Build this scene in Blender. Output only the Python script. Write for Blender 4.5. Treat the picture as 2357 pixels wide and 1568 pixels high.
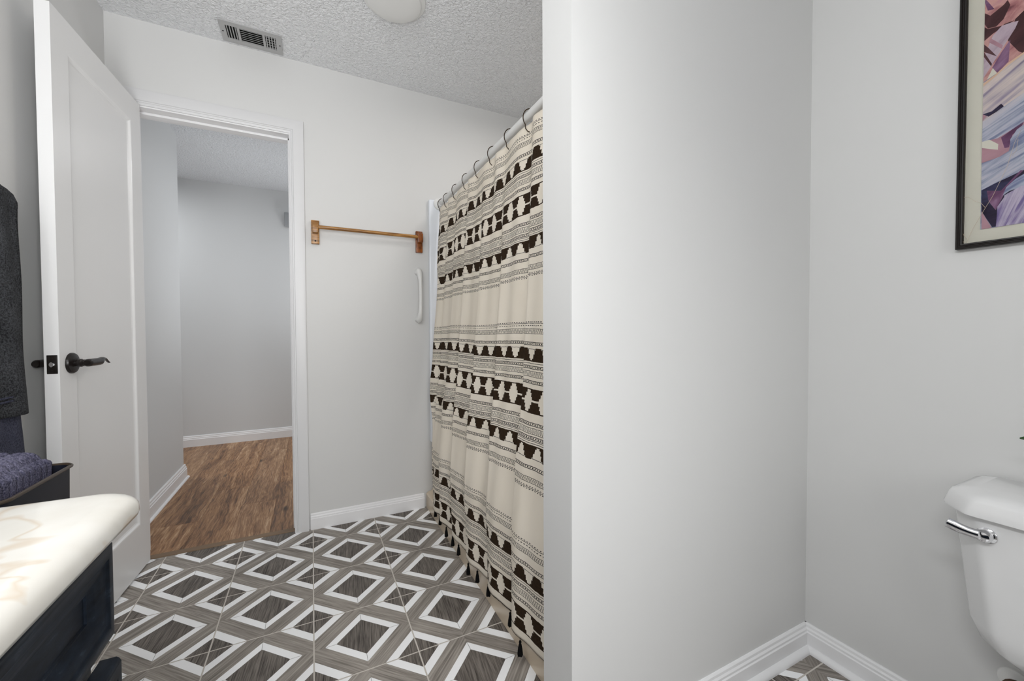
import bpy, bmesh, math, random
from mathutils import Vector, Matrix, noise
random.seed(7)
PI = math.pi
S = bpy.context.scene
for o in list(bpy.data.objects): bpy.data.objects.remove(o)
C = S.collection

# ------------------------------------------------------------------ camera
cam_d = bpy.data.cameras.new('camera'); cam = bpy.data.objects.new('camera', cam_d); C.objects.link(cam)
R = ((0.89583653, -0.44436573, -0.00400209), (0.01337559, 0.017961, 0.99974922), (0.44418241, 0.8956654, -0.02203378))
M = Matrix(((R[0][0], R[1][0], -R[2][0], 0), (R[0][1], R[1][1], -R[2][1], 0), (R[0][2], R[1][2], -R[2][2], 1.039), (0, 0, 0, 1)))
cam.matrix_world = M
cam_d.sensor_width = 36; cam_d.lens = 929.2 / 2357 * 36; cam_d.clip_start = 0.02
S.camera = cam

# ------------------------------------------------------------------ light
w = bpy.data.worlds.new('world'); S.world = w; w.use_nodes = True
w.node_tree.nodes['Background'].inputs[0].default_value = (0.9, 0.95, 1, 1)
w.node_tree.nodes['Background'].inputs[1].default_value = 0.3

def area(name, loc, rot, sx, sy, power, col=(1, 1, 1)):
    d = bpy.data.lights.new(name, 'AREA'); d.shape = 'RECTANGLE'; d.size = sx; d.size_y = sy
    d.energy = power; d.color = col
    o = bpy.data.objects.new(name, d); C.objects.link(o); o.location = loc; o.rotation_euler = rot
    return o
def aim(o, target, spread=180):
    d = Vector(target) - Vector(o.location); o.rotation_euler = d.to_track_quat('-Z', 'Y').to_euler(); o.data.spread = math.radians(spread)
def aim(o, target, spread=180):
    d = Vector(target) - Vector(o.location); o.rotation_euler = d.to_track_quat('-Z', 'Y').to_euler(); o.data.spread = math.radians(spread)
PW_ = dict(A=1.4, B=0.5, C=0.3, D=2.0, E=16.5, F=1.6, G=4.8, H=15, I=6.0, J=15, K=5.8, L=3.0, M=2.3, N=2.0)
# broad fill light added behind the camera
area('rear_fill', (0.25, -1.33, 1.45), (PI / 2, 0, 0), 1.9, 1.5, PW_['A'], (0.98, 0.99, 1))
# overhead fill added behind the camera, no fixture there
area('overhead_fill', (0.1, -0.55, 2.38), (0, 0, 0), 1.4, 1.0, PW_['B'], (1, 0.995, 0.985))
# fill lamps added behind the camera for ceiling, door, left wall and floor
o = area('ceiling_bounce_fill', (-0.05, -0.5, 1.1), (0, 0, 0), 1.0, 0.8, PW_['C'], (0.98, 0.99, 1)); aim(o, (0.0, 1.2, 2.43), 180)
o = area('door_fill_lamp', (-0.3, -0.95, 1.5), (0, 0, 0), 0.7, 0.9, PW_['D'], (1, 1, 1)); aim(o, (-0.25, 2.36, 1.1), 90)
o = area('ceiling_bounce_fill', (-0.40, -0.30, 0.95), (0, 0, 0), 0.6, 0.6, PW_['K'], (0.98, 0.99, 1)); aim(o, (-0.30, 1.75, 2.43), 75)  # second added fill, narrower, for the far ceiling
o = area('left_wall_fill', (0.40, -0.95, 1.5), (0, 0, 0), 0.5, 0.8, PW_['L'], (1, 1, 1)); aim(o, (-0.785, 1.55, 1.35), 60)  # added fill to brighten the left wall
o = area('low_floor_fill', (0.2, -0.7, 0.9), (0, 0, 0), 0.6, 0.4, PW_['M'], (1, 1, 1)); aim(o, (0.1, 1.6, 0.2), 100)  # added fill aimed low at the floor, not a standing lamp
o = area('floor_fill_lamp', (-0.05, -0.45, 2.25), (0, 0, 0), 0.7, 0.5, PW_['N'], (1, 1, 1)); aim(o, (0.1, 1.55, 0.0), 75)
# fill light added high on the vanity side, out of view
area('vanity_side_fill', (-0.66, -0.1, 2.0), (0, math.radians(-60), 0), 0.2, 0.9, PW_['E'], (0.98, 0.99, 1))
o = area('right_side_fill', (0.7, -1.0, 1.5), (0, 0, 0), 0.5, 0.8, PW_['F'], (1, 1, 1)); aim(o, (1.447, 0.3, 1.0), 120)  # added fill for the right wall, no fixture there
# shower light
area('shower_light', (1.05, 1.6, 2.36), (0, 0, 0), 0.3, 0.3, PW_['G'], (1, 0.95, 0.90))
# fill lights added in the hall, out of sight past the door opening
area('hall_fill', (0.8, 3.5, 2.3), (0, 0, 0), 0.7, 0.7, PW_['H'], (0.97, 0.985, 1))
o = area('hall_bounce_fill', (0.8, 4.1, 0.5), (0, 0, 0), 0.6, 0.6, PW_['I'], (0.96, 0.98, 1)); aim(o, (-0.4, 3.7, 2.43), 95)
area('side_room_fill', (-1.75, 4.1, 2.36), (0, 0, 0), 0.4, 0.5, PW_['J'], (0.97, 0.985, 1))

vs = S.view_settings
vs.view_transform = 'Standard'; vs.look = 'None'; vs.gamma = 1; vs.exposure = 0.07; vs.use_curve_mapping = False

# ------------------------------------------------------------------ materials
def srgb(r, g, b):
    f = lambda c: (c / 255 / 12.92) if c / 255 <= 0.04045 else ((c / 255 + 0.055) / 1.055) ** 2.4
    return (f(r), f(g), f(b), 1)

class NT:
    """small helper around a material node tree"""
    def __init__(s, name):
        s.m = bpy.data.materials.new(name); s.m.use_nodes = True
        s.t = s.m.node_tree; s.b = s.t.nodes['Principled BSDF']
    def n(s, typ, **k):
        nd = s.t.nodes.new(typ)
        for a, v in k.items(): setattr(nd, a, v)
        return nd
    def l(s, a, b): s.t.links.new(a, b)
    def val(s, inp, v):
        if isinstance(v, (int, float)): inp.default_value = v
        elif isinstance(v, tuple): inp.default_value = v
        else: s.l(v, inp)
    def math(s, op, a, b=0.0, c=None):
        nd = s.n('ShaderNodeMath', operation=op); s.val(nd.inputs[0], a); s.val(nd.inputs[1], b)
        if c is not None: s.val(nd.inputs[2], c)
        return nd.outputs[0]
    def mix(s, f, a, b):
        nd = s.n('ShaderNodeMix', data_type='RGBA'); s.val(nd.inputs[0], f); s.val(nd.inputs[6], a); s.val(nd.inputs[7], b)
        return nd.outputs[2]
    def obj(s): return s.n('ShaderNodeTexCoord').outputs['Object']
    def uv(s): return s.n('ShaderNodeTexCoord').outputs['UV']
    def mapping(s, v, sc=(1, 1, 1), rot=(0, 0, 0), loc=None):
        nd = s.n('ShaderNodeMapping'); s.l(v, nd.inputs[0]); nd.inputs['Scale'].default_value = sc; nd.inputs['Rotation'].default_value = rot
        if loc is not None: s.val(nd.inputs['Location'], loc)
        return nd.outputs[0]
    def noise(s, v, scale, detail=3, rough=0.5, dist=0.0):
        nd = s.n('ShaderNodeTexNoise'); s.l(v, nd.inputs['Vector']); nd.inputs['Scale'].default_value = scale
        nd.inputs['Detail'].default_value = detail; nd.inputs['Roughness'].default_value = rough; nd.inputs['Distortion'].default_value = dist
        return nd.outputs[0]
    def ramp(s, f, stops):
        nd = s.n('ShaderNodeValToRGB'); s.l(f, nd.inputs[0]); e = nd.color_ramp.elements
        while len(e) < len(stops): e.new(0.5)
        for i, (p, c) in enumerate(stops): e[i].position = p; e[i].color = c
        return nd.outputs[0]
    def bump(s, h, strength=0.2, dist=0.002):
        nd = s.n('ShaderNodeBump'); s.l(h, nd.inputs['Height']); nd.inputs['Strength'].default_value = strength; nd.inputs['Distance'].default_value = dist
        s.l(nd.outputs[0], s.b.inputs['Normal'])
    def col(s, c): s.val(s.b.inputs['Base Color'], c)
    def set(s, rough=0.5, metal=0.0, spec=None):
        s.b.inputs['Roughness'].default_value = rough; s.b.inputs['Metallic'].default_value = metal
        if spec is not None: s.b.inputs['Specular IOR Level'].default_value = spec
        return s.m

def paint(name, c, rough=0.5, bump=0.08, scale=60, var=0.02, spec=0.4):
    t = NT(name); n = t.noise(t.obj(), 3, 3)
    hi = tuple(min(1, x * (1 + var)) for x in c[:3]) + (1,); lo = tuple(x * (1 - var) for x in c[:3]) + (1,)
    t.col(t.mix(n, lo, hi)); t.bump(t.noise(t.obj(), scale, 4), bump, 0.001)
    return t.set(rough, 0, spec)

m_wall = paint('wall_paint', srgb(214, 214, 213), 0.55, 0.1, 70, 0.01, 0.3)
m_hall = paint('hall_wall_paint', srgb(212, 214, 215), 0.6, 0.1, 70, 0.01, 0.3)
m_trim = paint('white_trim_paint', srgb(236, 236, 237), 0.35, 0.06, 30, 0.01, 0.5)
m_casing = paint('casing_paint', srgb(217, 217, 218), 0.35, 0.04, 30, 0.01, 0.5)
m_door = paint('door_paint', srgb(228, 228, 228), 0.32, 0.04, 30, 0.01, 0.5)
m_plastic = paint('white_plastic', srgb(226, 226, 224), 0.3, 0.0, 30, 0.0, 0.5)
m_surround = paint('shower_surround_plastic', srgb(232, 236, 242), 0.2, 0.0, 30, 0.0, 0.5)
m_porcelain = paint('white_porcelain', srgb(226, 226, 226), 0.12, 0.0, 30, 0.0, 0.6)
m_tub = paint('almond_tub_enamel', srgb(214, 198, 176), 0.25, 0.02, 8, 0.08, 0.5)
m_black = paint('oil_rubbed_bronze', srgb(26, 22, 20), 0.3, 0.02, 40, 0.1, 0.35)
m_dark = paint('dark_parts_and_shade', srgb(16, 16, 16), 0.8, 0.0, 40, 0.1, 0.2)  # near-black for dark parts and for shade painted into openings
m_vent = paint('vent_grey_enamel', srgb(178, 178, 178), 0.4, 0.02, 40, 0.03, 0.4)
m_tassel = paint('black_tassel_yarn', srgb(14, 13, 13), 0.9, 0.3, 300, 0.3, 0.1)
m_ringm = paint('bronze_ring_metal', srgb(54, 40, 26), 0.45, 0.0, 40, 0.1, 0.2)
m_binm = paint('navy_bin_enamel', srgb(18, 21, 33), 0.5, 0.03, 40, 0.06, 0.3)
m_binrim = paint('bronze_rim', srgb(52, 42, 32), 0.35, 0.02, 40, 0.2, 0.6)
m_pot = paint('white_pot_glaze', srgb(225, 222, 216), 0.3, 0.0, 40, 0.02, 0.5)
m_soil = paint('potting_soil', srgb(50, 38, 28), 0.9, 0.6, 200, 0.3, 0.1)
m_grout = paint('tile_grout', srgb(204, 198, 190), 0.8, 0.4, 200, 0.06, 0.2)
m_mat = paint('cream_mat_board', srgb(222, 219, 205), 0.8, 0.05, 200, 0.01, 0.2)
m_chime = paint('grey_chime_plastic', srgb(158, 161, 164), 0.5, 0.0, 40, 0.01, 0.3)
m_seal = paint('threshold_strip', srgb(124, 104, 84), 0.5, 0.1, 90, 0.15, 0.3)

def chrome():
    t = NT('chrome'); t.col(t.mix(t.noise(t.obj(), 20), (0.72, 0.72, 0.74, 1), (0.8, 0.8, 0.82, 1))); return t.set(0.08, 1.0)
m_chrome = chrome()

def ceil_mat(name, c):
    t = NT(name)
    n1 = t.noise(t.obj(), 75, 3, 0.55, 0.8); n2 = t.noise(t.obj(), 210, 2, 0.5)
    h = t.math('ADD', t.math('POWER', n1, 1.6), t.math('MULTIPLY', n2, 0.25))
    t.col(t.mix(n1, tuple(x * 0.97 for x in c[:3]) + (1,), c)); t.bump(h, 0.9, 0.017)
    return t.set(0.55, 0, 0.45)
m_ceil = ceil_mat('textured_ceiling_paint', srgb(247, 248, 250))
m_hceil = ceil_mat('hall_ceiling_paint', srgb(222, 225, 229))

def grain(name, c_lo, c_hi, rot, sc=260, stretch=0.06, rough=0.45):
    t = NT(name)
    geo = t.n('ShaderNodeNewGeometry').outputs['Position']
    v = t.mapping(geo, (1, 1, 1), (0, 0, rot)); v = t.mapping(v, (1, stretch, 1))
    n = t.noise(v, sc, 3, 0.6, 0.4); n2 = t.noise(geo, 9, 2); n3 = t.noise(v, sc * 0.25, 2, 0.5)
    f = t.math('ADD', t.math('MULTIPLY', n, 0.6), t.math('ADD', t.math('MULTIPLY', n2, 0.15), t.math('MULTIPLY', n3, 0.3)))
    t.col(t.ramp(f, [(0.38, c_lo), (0.66, c_hi)])); t.bump(n, 0.12, 0.0006)
    return t.set(rough, 0, 0.2)
m_td = grain('tile_dark_wood_print', srgb(54, 49, 46), srgb(134, 127, 120), 0.10, 330, 0.035)
m_tb1 = grain('tile_taupe_plank_print', srgb(112, 106, 100), srgb(172, 165, 157), -PI / 4, 210, 0.03)
m_tb2 = grain('tile_taupe_plank_print_turned', srgb(112, 106, 100), srgb(172, 165, 157), PI / 4, 210, 0.03)
m_tw = paint('tile_white_inlay', srgb(250, 251, 252), 0.35, 0.03, 60, 0.01, 0.5)
m_tj = paint('tile_mitre_joint', srgb(120, 118, 116), 0.6, 0.0, 60, 0.01, 0.3)

def hallwood():
    t = NT('brown_plank_wood')
    geo = t.n('ShaderNodeNewGeometry').outputs['Position']
    oi = t.n('ShaderNodeObjectInfo')
    off = t.n('ShaderNodeCombineXYZ'); t.l(t.math('MULTIPLY', oi.outputs['Random'], 13.0), off.inputs[1]); t.l(t.math('MULTIPLY', oi.outputs['Random'], 7.0), off.inputs[2])
    v0 = t.mapping(geo, (1, 1, 1), (0, 0, 0), off.outputs[0])
    # warp for swirls round the knots
    nv = t.n('ShaderNodeTexNoise'); t.l(t.mapping(v0, (1, 0.35, 1)), nv.inputs['Vector']); nv.inputs['Scale'].default_value = 9; nv.inputs['Detail'].default_value = 2
    sc = t.n('ShaderNodeVectorMath', operation='SCALE'); t.l(nv.outputs['Color'], sc.inputs[0]); sc.inputs['Scale'].default_value = 0.05
    ad = t.n('ShaderNodeVectorMath', operation='ADD'); t.l(v0, ad.inputs[0]); t.l(sc.outputs[0], ad.inputs[1])
    v = t.mapping(ad.outputs[0], (1, 0.06, 1))
    n1 = t.noise(v, 17, 5, 0.66, 0.8); n2 = t.noise(v, 150, 3, 0.6, 0.3)
    f = t.math('ADD', t.math('MULTIPLY', n1, 0.62), t.math('MULTIPLY', n2, 0.42))
    col = t.ramp(f, [(0.38, srgb(72, 46, 27)), (0.47, srgb(124, 87, 56)), (0.56, srgb(158, 119, 83)), (0.68, srgb(200, 168, 134))])
    tint = t.mix(t.math('MULTIPLY', oi.outputs['Random'], 0.35), col, t.mix(0.5, col, srgb(122, 108, 96)))
    # dark knots
    vo = t.n('ShaderNodeTexVoronoi'); t.l(t.mapping(v0, (1, 0.42, 1)), vo.inputs['Vector']); vo.inputs['Scale'].default_value = 5.2
    k = t.n('ShaderNodeMapRange'); t.l(t.math('ADD', vo.outputs['Distance'], t.math('MULTIPLY', n1, 0.08)), k.inputs[0])
    k.inputs[1].default_value = 0.10; k.inputs[2].default_value = 0.17; k.inputs[3].default_value = 0.85; k.inputs[4].default_value = 0
    t.col(t.mix(k.outputs[0], tint, srgb(46, 32, 24))); t.bump(n2, 0.25, 0.001)
    return t.set(0.42, 0, 0.4)
m_hwood = hallwood()

def oak(name, lo, hi):
    t = NT(name); v = t.mapping(t.obj(), (0.08, 1, 1)); n = t.noise(v, 120, 4, 0.6, 0.5)
    t.col(t.ramp(n, [(0.35, lo), (0.65, hi)])); t.bump(n, 0.2, 0.001); return t.set(0.3, 0, 0.5)
m_oak = oak('honey_oak', srgb(112, 72, 28), srgb(186, 136, 74))
def redoak():
    t = NT('reddish_oak'); v = t.mapping(t.obj(), (1, 1, 0.5)); n = t.noise(v, 60, 4, 0.6, 0.5)
    t.col(t.ramp(n, [(0.35, srgb(88, 40, 12)), (0.65, srgb(164, 92, 34))])); t.bump(n, 0.2, 0.001); return t.set(0.3, 0, 0.5)
m_redoak = redoak()

def marble():
    t = NT('cream_marble'); v = t.obj()
    n1 = t.noise(v, 3.2, 4, 0.6, 0.8)
    d = t.math('ABSOLUTE', t.math('SUBTRACT', t.noise(t.mapping(v, (1, 0.75, 1), (0, 0, 0.5)), 2.6, 4, 0.55, 1.2), 0.5))
    vein = t.n('ShaderNodeMapRange'); t.l(d, vein.inputs[0]); vein.inputs[1].default_value = 0.0; vein.inputs[2].default_value = 0.013; vein.inputs[3].default_value = 0.5; vein.inputs[4].default_value = 0
    cloud = t.ramp(n1, [(0.35, srgb(232, 230, 224)), (0.5, srgb(225, 222, 214)), (0.66, srgb(206, 199, 187))])
    t.col(t.mix(vein.outputs[0], cloud, srgb(206, 184, 156)))
    return t.set(0.12, 0, 0.5)
m_marble = marble()

def navywood():
    t = NT('navy_lacquer'); n = t.noise(t.mapping(t.obj(), (1, 0.3, 1)), 60, 5, 0.65, 0.3)
    t.col(t.ramp(n, [(0.35, srgb(14, 19, 27)), (0.60, srgb(27, 35, 46)), (0.78, srgb(70, 80, 92))])); t.bump(n, 0.2, 0.001)
    return t.set(0.38, 0, 0.12)
m_navy = navywood()

def terry(name, lo, hi, sc=260):
    t = NT(name); n = t.noise(t.obj(), sc, 4, 0.7); n2 = t.noise(t.obj(), 12, 2)
    f = t.math('ADD', t.math('MULTIPLY', n, 0.8), t.math('MULTIPLY', n2, 0.2))
    t.col(t.ramp(f, [(0.38, lo), (0.62, hi)])); t.bump(n, 0.9, 0.006); t.set(0.95, 0, 0.1)
    t.b.inputs['Sheen Weight'].default_value = 0.04
    return t.m
m_towel = terry('charcoal_terry', srgb(20, 21, 24), srgb(84, 86, 90))
m_towelb = terry('navy_terry', srgb(34, 38, 54), srgb(84, 86, 104))
m_blueterry = terry('blue_grey_plush', srgb(42, 43, 66), srgb(122, 120, 142), 320)

def leafm():
    t = NT('leaf_green'); t.col(t.mix(t.noise(t.obj(), 30), srgb(24, 60, 12), srgb(52, 104, 28))); return t.set(0.35, 0, 0.5)
m_leaf = leafm()
def glassm():
    t = NT('picture_glass'); t.col((1, 1, 1, 1)); t.b.inputs['Transmission Weight'].default_value = 1.0; t.b.inputs['IOR'].default_value = 1.08
    return t.set(0.0)
m_glass = glassm()
m_crack = paint('cracked_glass_edge', srgb(196, 178, 158), 0.15, 0, 10, 0.1, 0.8)

def curtain_mat():
    t = NT('printed_cotton_curtain')
    uv = t.uv(); dn = t.n('ShaderNodeTexNoise'); t.l(uv, dn.inputs['Vector']); dn.inputs['Scale'].default_value = 90; dn.inputs['Detail'].default_value = 2
    se = t.n('ShaderNodeSeparateColor'); t.l(dn.outputs['Color'], se.inputs[0])
    sx = t.n('ShaderNodeSeparateXYZ'); t.l(uv, sx.inputs[0])
    u = t.math('ADD', sx.outputs[0], t.math('MULTIPLY', t.math('SUBTRACT', se.outputs[0], 0.5), 0.006))
    v = t.math('ADD', sx.outputs[1], t.math('MULTIPLY', t.math('SUBTRACT', se.outputs[1], 0.5), 0.003))
    P = 0.655
    o = t.math('FLOORED_MODULO', t.math('SUBTRACT', v, 0.407), P)
    def band(z, h):   # 1 where |o-z|<h
        return t.math('LESS_THAN', t.math('ABSOLUTE', t.math('SUBTRACT', o, z)), h)
    def rel(z): return t.math('SUBTRACT', o, z)
    def fr(p, ph=0.0): return t.math('FRACT', t.math('ADD', t.math('DIVIDE', u, p), ph))
    def tri(p, ph=0.0):  # 0..1..0
        return t.math('SUBTRACT', 1.0, t.math('ABSOLUTE', t.math('SUBTRACT', t.math('MULTIPLY', fr(p, ph), 2.0), 1.0)))
    OR = lambda a, b: t.math('MAXIMUM', a, b)
    AND = lambda a, b: t.math('MULTIPLY', a, b)
    def orl(l):
        r = l[0]
        for x in l[1:]: r = OR(r, x)
        return r
    lines = []; black = []
    for z in (0.248, 0.292, 0.2985-0.0, 0.530, 0.575): lines.append(band(z, 0.0009))
    dotm = t.math('LESS_THAN', fr(0.0105), 0.55)
    for z, h in ((0.221, 0.0042), (0.307, 0.0042), (0.347, 0.0042), (0.472, 0.0042), (0.518, 0.0042), (0.592, 0.0042)):
        lines.append(band(z + h, 0.0012)); lines.append(band(z - h, 0.0012)); lines.append(AND(band(z, 0.0018), dotm))
    zz = tri(0.0085)
    for z, h in ((0.184, 0.0075), (0.327, 0.0085), (0.497, 0.0085), (0.631, 0.0075)):
        lines.append(band(z + h, 0.0008)); lines.append(band(z - h, 0.0008))
        zl = t.math('LESS_THAN', t.math('ABSOLUTE', t.math('SUBTRACT', rel(z), t.math('MULTIPLY', t.math('SUBTRACT', zz, 0.5), 1.5 * h))), 0.0022)
        lines.append(AND(zl, band(z, h)))
    d2 = t.math('LESS_THAN', fr(0.0125), 0.5)
    for z in (0.161, 0.0015, 0.6535):
        if z == 0.161 or z == 0.0015: lines.append(band(z, 0.0009))
        lines.append(AND(band(z + 0.0042, 0.0014), d2)); lines.append(AND(band(z - 0.0042, 0.0014), d2))
    # stepped teeth
    T = 0.078
    st = t.math('DIVIDE', t.math('FLOOR', t.math('MULTIPLY', tri(T), 6.0)), 5.0)
    st = t.math('MINIMUM', t.math('MULTIPLY', t.math('MAXIMUM', t.math('SUBTRACT', st, 0.12), 0.0), 1.8), 1.0)
    up = t.math('ADD', 0.004, t.math('MULTIPLY', st, 0.038))
    r = rel(0.536); black.append(AND(t.math('GREATER_THAN', r, 0.0), t.math('LESS_THAN', r, up)))
    r = t.math('SUBTRACT', 0.287, o); black.append(AND(t.math('GREATER_THAN', r, 0.0), t.math('LESS_THAN', r, up)))
    # wave band with pale stepped lozenges
    mid = t.math('ABSOLUTE', rel(0.415)); H = 0.037
    sd = t.math('DIVIDE', t.math('FLOOR', t.math('MULTIPLY', tri(T, 0.5), 7.0)), 6.0)
    sd = t.math('MINIMUM', t.math('MULTIPLY', t.math('MAXIMUM', t.math('SUBTRACT', sd, 0.38), 0.0), 2.4), 1.0)
    gap = t.math('ADD', 0.0028, t.math('MULTIPLY', sd, 0.0305))
    black.append(AND(t.math('LESS_THAN', mid, H), t.math('GREATER_THAN', mid, gap)))
    L = orl(lines); B = orl(black)
    top = t.math('LESS_THAN', v, 1.742)
    L = AND(L, top); B = AND(B, top)
    cream = t.mix(t.noise(t.mapping(uv, (3, 1, 1)), 4, 3), srgb(240, 231, 215), srgb(247, 240, 228))
    inkb = t.mix(t.noise(uv, 150, 4, 0.7), srgb(20, 14, 10), srgb(72, 54, 36))
    c = t.mix(L, cream, t.mix(0.93, cream, srgb(24, 20, 17))); c = t.mix(B, c, inkb)
    # thin cloth lets some light through
    t.col(c); t.set(0.85, 0, 0.15); t.bump(t.noise(uv, 900, 2), 0.15, 0.0005)
    tr = t.n('ShaderNodeBsdfTranslucent'); t.l(c, tr.inputs[0]); ms = t.n('ShaderNodeMixShader'); ms.inputs[0].default_value = 0.22
    t.l(t.b.outputs[0], ms.inputs[1]); t.l(tr.outputs[0], ms.inputs[2]); t.l(ms.outputs[0], t.t.nodes['Material Output'].inputs[0])
    return t.m
m_curtain = curtain_mat()

# ------------------------------------------------------------------ mesh helpers
def tag(o, label=None, cat=None, group=None, kind=None):
    if label: o['label'] = label
    if cat: o['category'] = cat
    if group: o['group'] = group
    if kind: o['kind'] = kind
    return o
def empty(name, loc, rz=0, parent=None):
    o = bpy.data.objects.new(name, None); C.objects.link(o); o.location = loc; o.rotation_euler = (0, 0, rz); o.empty_display_size = 0.05
    if parent: o.parent = parent
    return o
def link(name, me, mats, parent=None, smooth=True, angle=35):
    o = bpy.data.objects.new(name, me); C.objects.link(o)
    for m in (mats if isinstance(mats, (list, tuple)) else [mats]): me.materials.append(m)
    if smooth:
        me.shade_smooth()
        try: me.set_sharp_from_angle(angle=math.radians(angle))
        except Exception: pass
    if parent: o.parent = parent
    return o
def bm_obj(name, bm, mats, parent=None, smooth=True, angle=35):
    me = bpy.data.meshes.new(name); bmesh.ops.recalc_face_normals(bm, faces=bm.faces[:]); bm.to_mesh(me); bm.free()
    return link(name, me, mats, parent, smooth, angle)
def bx(bm, x0, x1, y0, y1, z0, z1, bev=0.0, seg=2, mi=0):
    r = bmesh.ops.create_cube(bm, size=1)
    vs_ = r['verts']
    for v in vs_: v.co = Vector(((x0 + x1) / 2 + v.co.x * (x1 - x0), (y0 + y1) / 2 + v.co.y * (y1 - y0), (z0 + z1) / 2 + v.co.z * (z1 - z0)))
    fs = set(f for v in vs_ for f in v.link_faces)
    for f in fs: f.material_index = mi
    if bev > 0:
        es = list(set(e for v in vs_ for e in v.link_edges))
        bmesh.ops.bevel(bm, geom=es, offset=bev, segments=seg, affect='EDGES', profile=0.5)
def box(name, x0, x1, y0, y1, z0, z1, m, parent=None, bev=0.0, seg=2):
    bm = bmesh.new(); bx(bm, x0, x1, y0, y1, z0, z1, bev, seg); return bm_obj(name, bm, m, parent)
def loft(bm, rings, cap=True, closed=True):
    """rings: list of lists of Vector, equal count"""
    vr = [[bm.verts.new(p) for p in r] for r in rings]; n = len(vr[0])
    for a, b in zip(vr, vr[1:]):
        for i in range(n if closed else n - 1):
            j = (i + 1) % n; bm.faces.new((a[i], a[j], b[j], b[i]))
    if cap:
        bm.faces.new(vr[0][::-1]); bm.faces.new(vr[-1])
def lathe(bm, prof, axis='Z', n=24, org=(0, 0, 0), cap=True):
    rings = []
    for r, h in prof:
        ring = []
        for i in range(n):
            a = 2 * PI * i / n; c, s = r * math.cos(a), r * math.sin(a)
            p = {'Z': (c, s, h), 'Y': (c, h, s), 'X': (h, c, s)}[axis]
            ring.append(Vector(org) + Vector(p))
        rings.append(ring)
    loft(bm, rings, cap)
def tube(bm, pts, rad, n=12, cap=True, flat=None):
    """tube along pts; rad number or list; flat=(a,b) scale of section (side, up)"""
    pts = [Vector(p) for p in pts]; k = len(pts); rad = rad if isinstance(rad, (list, tuple)) else [rad] * k
    rings = []; prev = None
    for i, p in enumerate(pts):
        t = (pts[min(i + 1, k - 1)] - pts[max(i - 1, 0)]).normalized()
        if prev is None:
            ref = Vector((0, 0, 1)) if abs(t.z) < 0.9 else Vector((1, 0, 0)); side = t.cross(ref).normalized()
        else:
            side = (prev - t * prev.dot(t)).normalized()
        prev = side; up = side.cross(t).normalized()
        fs = flat[i] if isinstance(flat, list) else (flat or (1, 1))
        rings.append([p + side * math.cos(2 * PI * j / n) * rad[i] * fs[0] + up * math.sin(2 * PI * j / n) * rad[i] * fs[1] for j in range(n)])
    loft(bm, rings, cap)
def extrude_profile(bm, prof, p0, p1, out):
    """prof: (outward, z) list, closed polygon; swept from p0 to p1 (xy), out = outward xy unit"""
    r = []
    for p in (p0, p1):
        r.append([Vector((p[0] + out[0] * a, p[1] + out[1] * a, b)) for a, b in prof])
    loft(bm, r)

# ------------------------------------------------------------------ room dimensions
XL, XR, YB, YN, ZC = -0.785, 1.447, 2.362, -1.4, 2.427
PX, PY0, PY1 = 0.519, 0.747, 0.871
DX0, DX1, DZ = -0.705, -0.088, 2.045        # door opening
HXL, HY1, HYF = -0.83, 3.60, 4.58           # hall: left wall plane, its end, far wall

def struct(name, bm, m, parent=None, smooth=False, angle=35):
    o = bm_obj(name, bm, m, parent, smooth, angle)
    if not parent: o['kind'] = 'structure'
    return o
# walls
b = bmesh.new(); bx(b, XL - 0.12, XL, YN - 0.12, YB + 0.12, 0, ZC); struct('wall_left', b, m_wall)
b = bmesh.new(); bx(b, XR, XR + 0.12, YN - 0.12, YB + 0.12, 0, ZC); struct('wall_right', b, m_wall)
b = bmesh.new(); bx(b, XL, DX0 - 0.02, YB, YB + 0.12, 0, ZC); bx(b, DX1 + 0.02, XR, YB, YB + 0.12, 0, ZC); bx(b, DX0 - 0.02, DX1 + 0.02, YB, YB + 0.12, DZ + 0.02, ZC)
struct('wall_back', b, m_wall)
# wall behind the camera, with its window opening
b = bmesh.new(); bx(b, XL, -0.75, YN - 0.12, YN, 0, ZC); bx(b, 1.25, XR, YN - 0.12, YN, 0, ZC); bx(b, -0.75, 1.25, YN - 0.12, YN, 0, 0.65); bx(b, -0.75, 1.25, YN - 0.12, YN, 2.25, ZC)
struct('wall_front', b, m_wall)
b = bmesh.new()
for a in ((-0.75, -0.70, 0.65, 2.25), (1.20, 1.25, 0.65, 2.25), (-0.70, 1.20, 0.65, 0.70), (-0.70, 1.20, 2.20, 2.25), (0.22, 0.28, 0.70, 2.20)): bx(b, a[0], a[1], YN - 0.09, YN - 0.04, a[2], a[3], 0.004)
wn = struct('window_1', b, m_trim)
bm = bmesh.new(); bx(bm, -0.70, 1.20, YN - 0.07, YN - 0.065, 0.70, 2.20); bm_obj('window_pane', bm, m_plastic, wn)
b = bmesh.new(); bx(b, PX, XR, PY0, PY1, 0, ZC, 0.0); struct('wall_partition', b, m_wall)
b = bmesh.new(); bx(b, XL - 0.12, XR + 0.12, YN - 0.12, YB + 0.12, ZC, ZC + 0.1); struct('ceiling', b, m_ceil)
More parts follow.
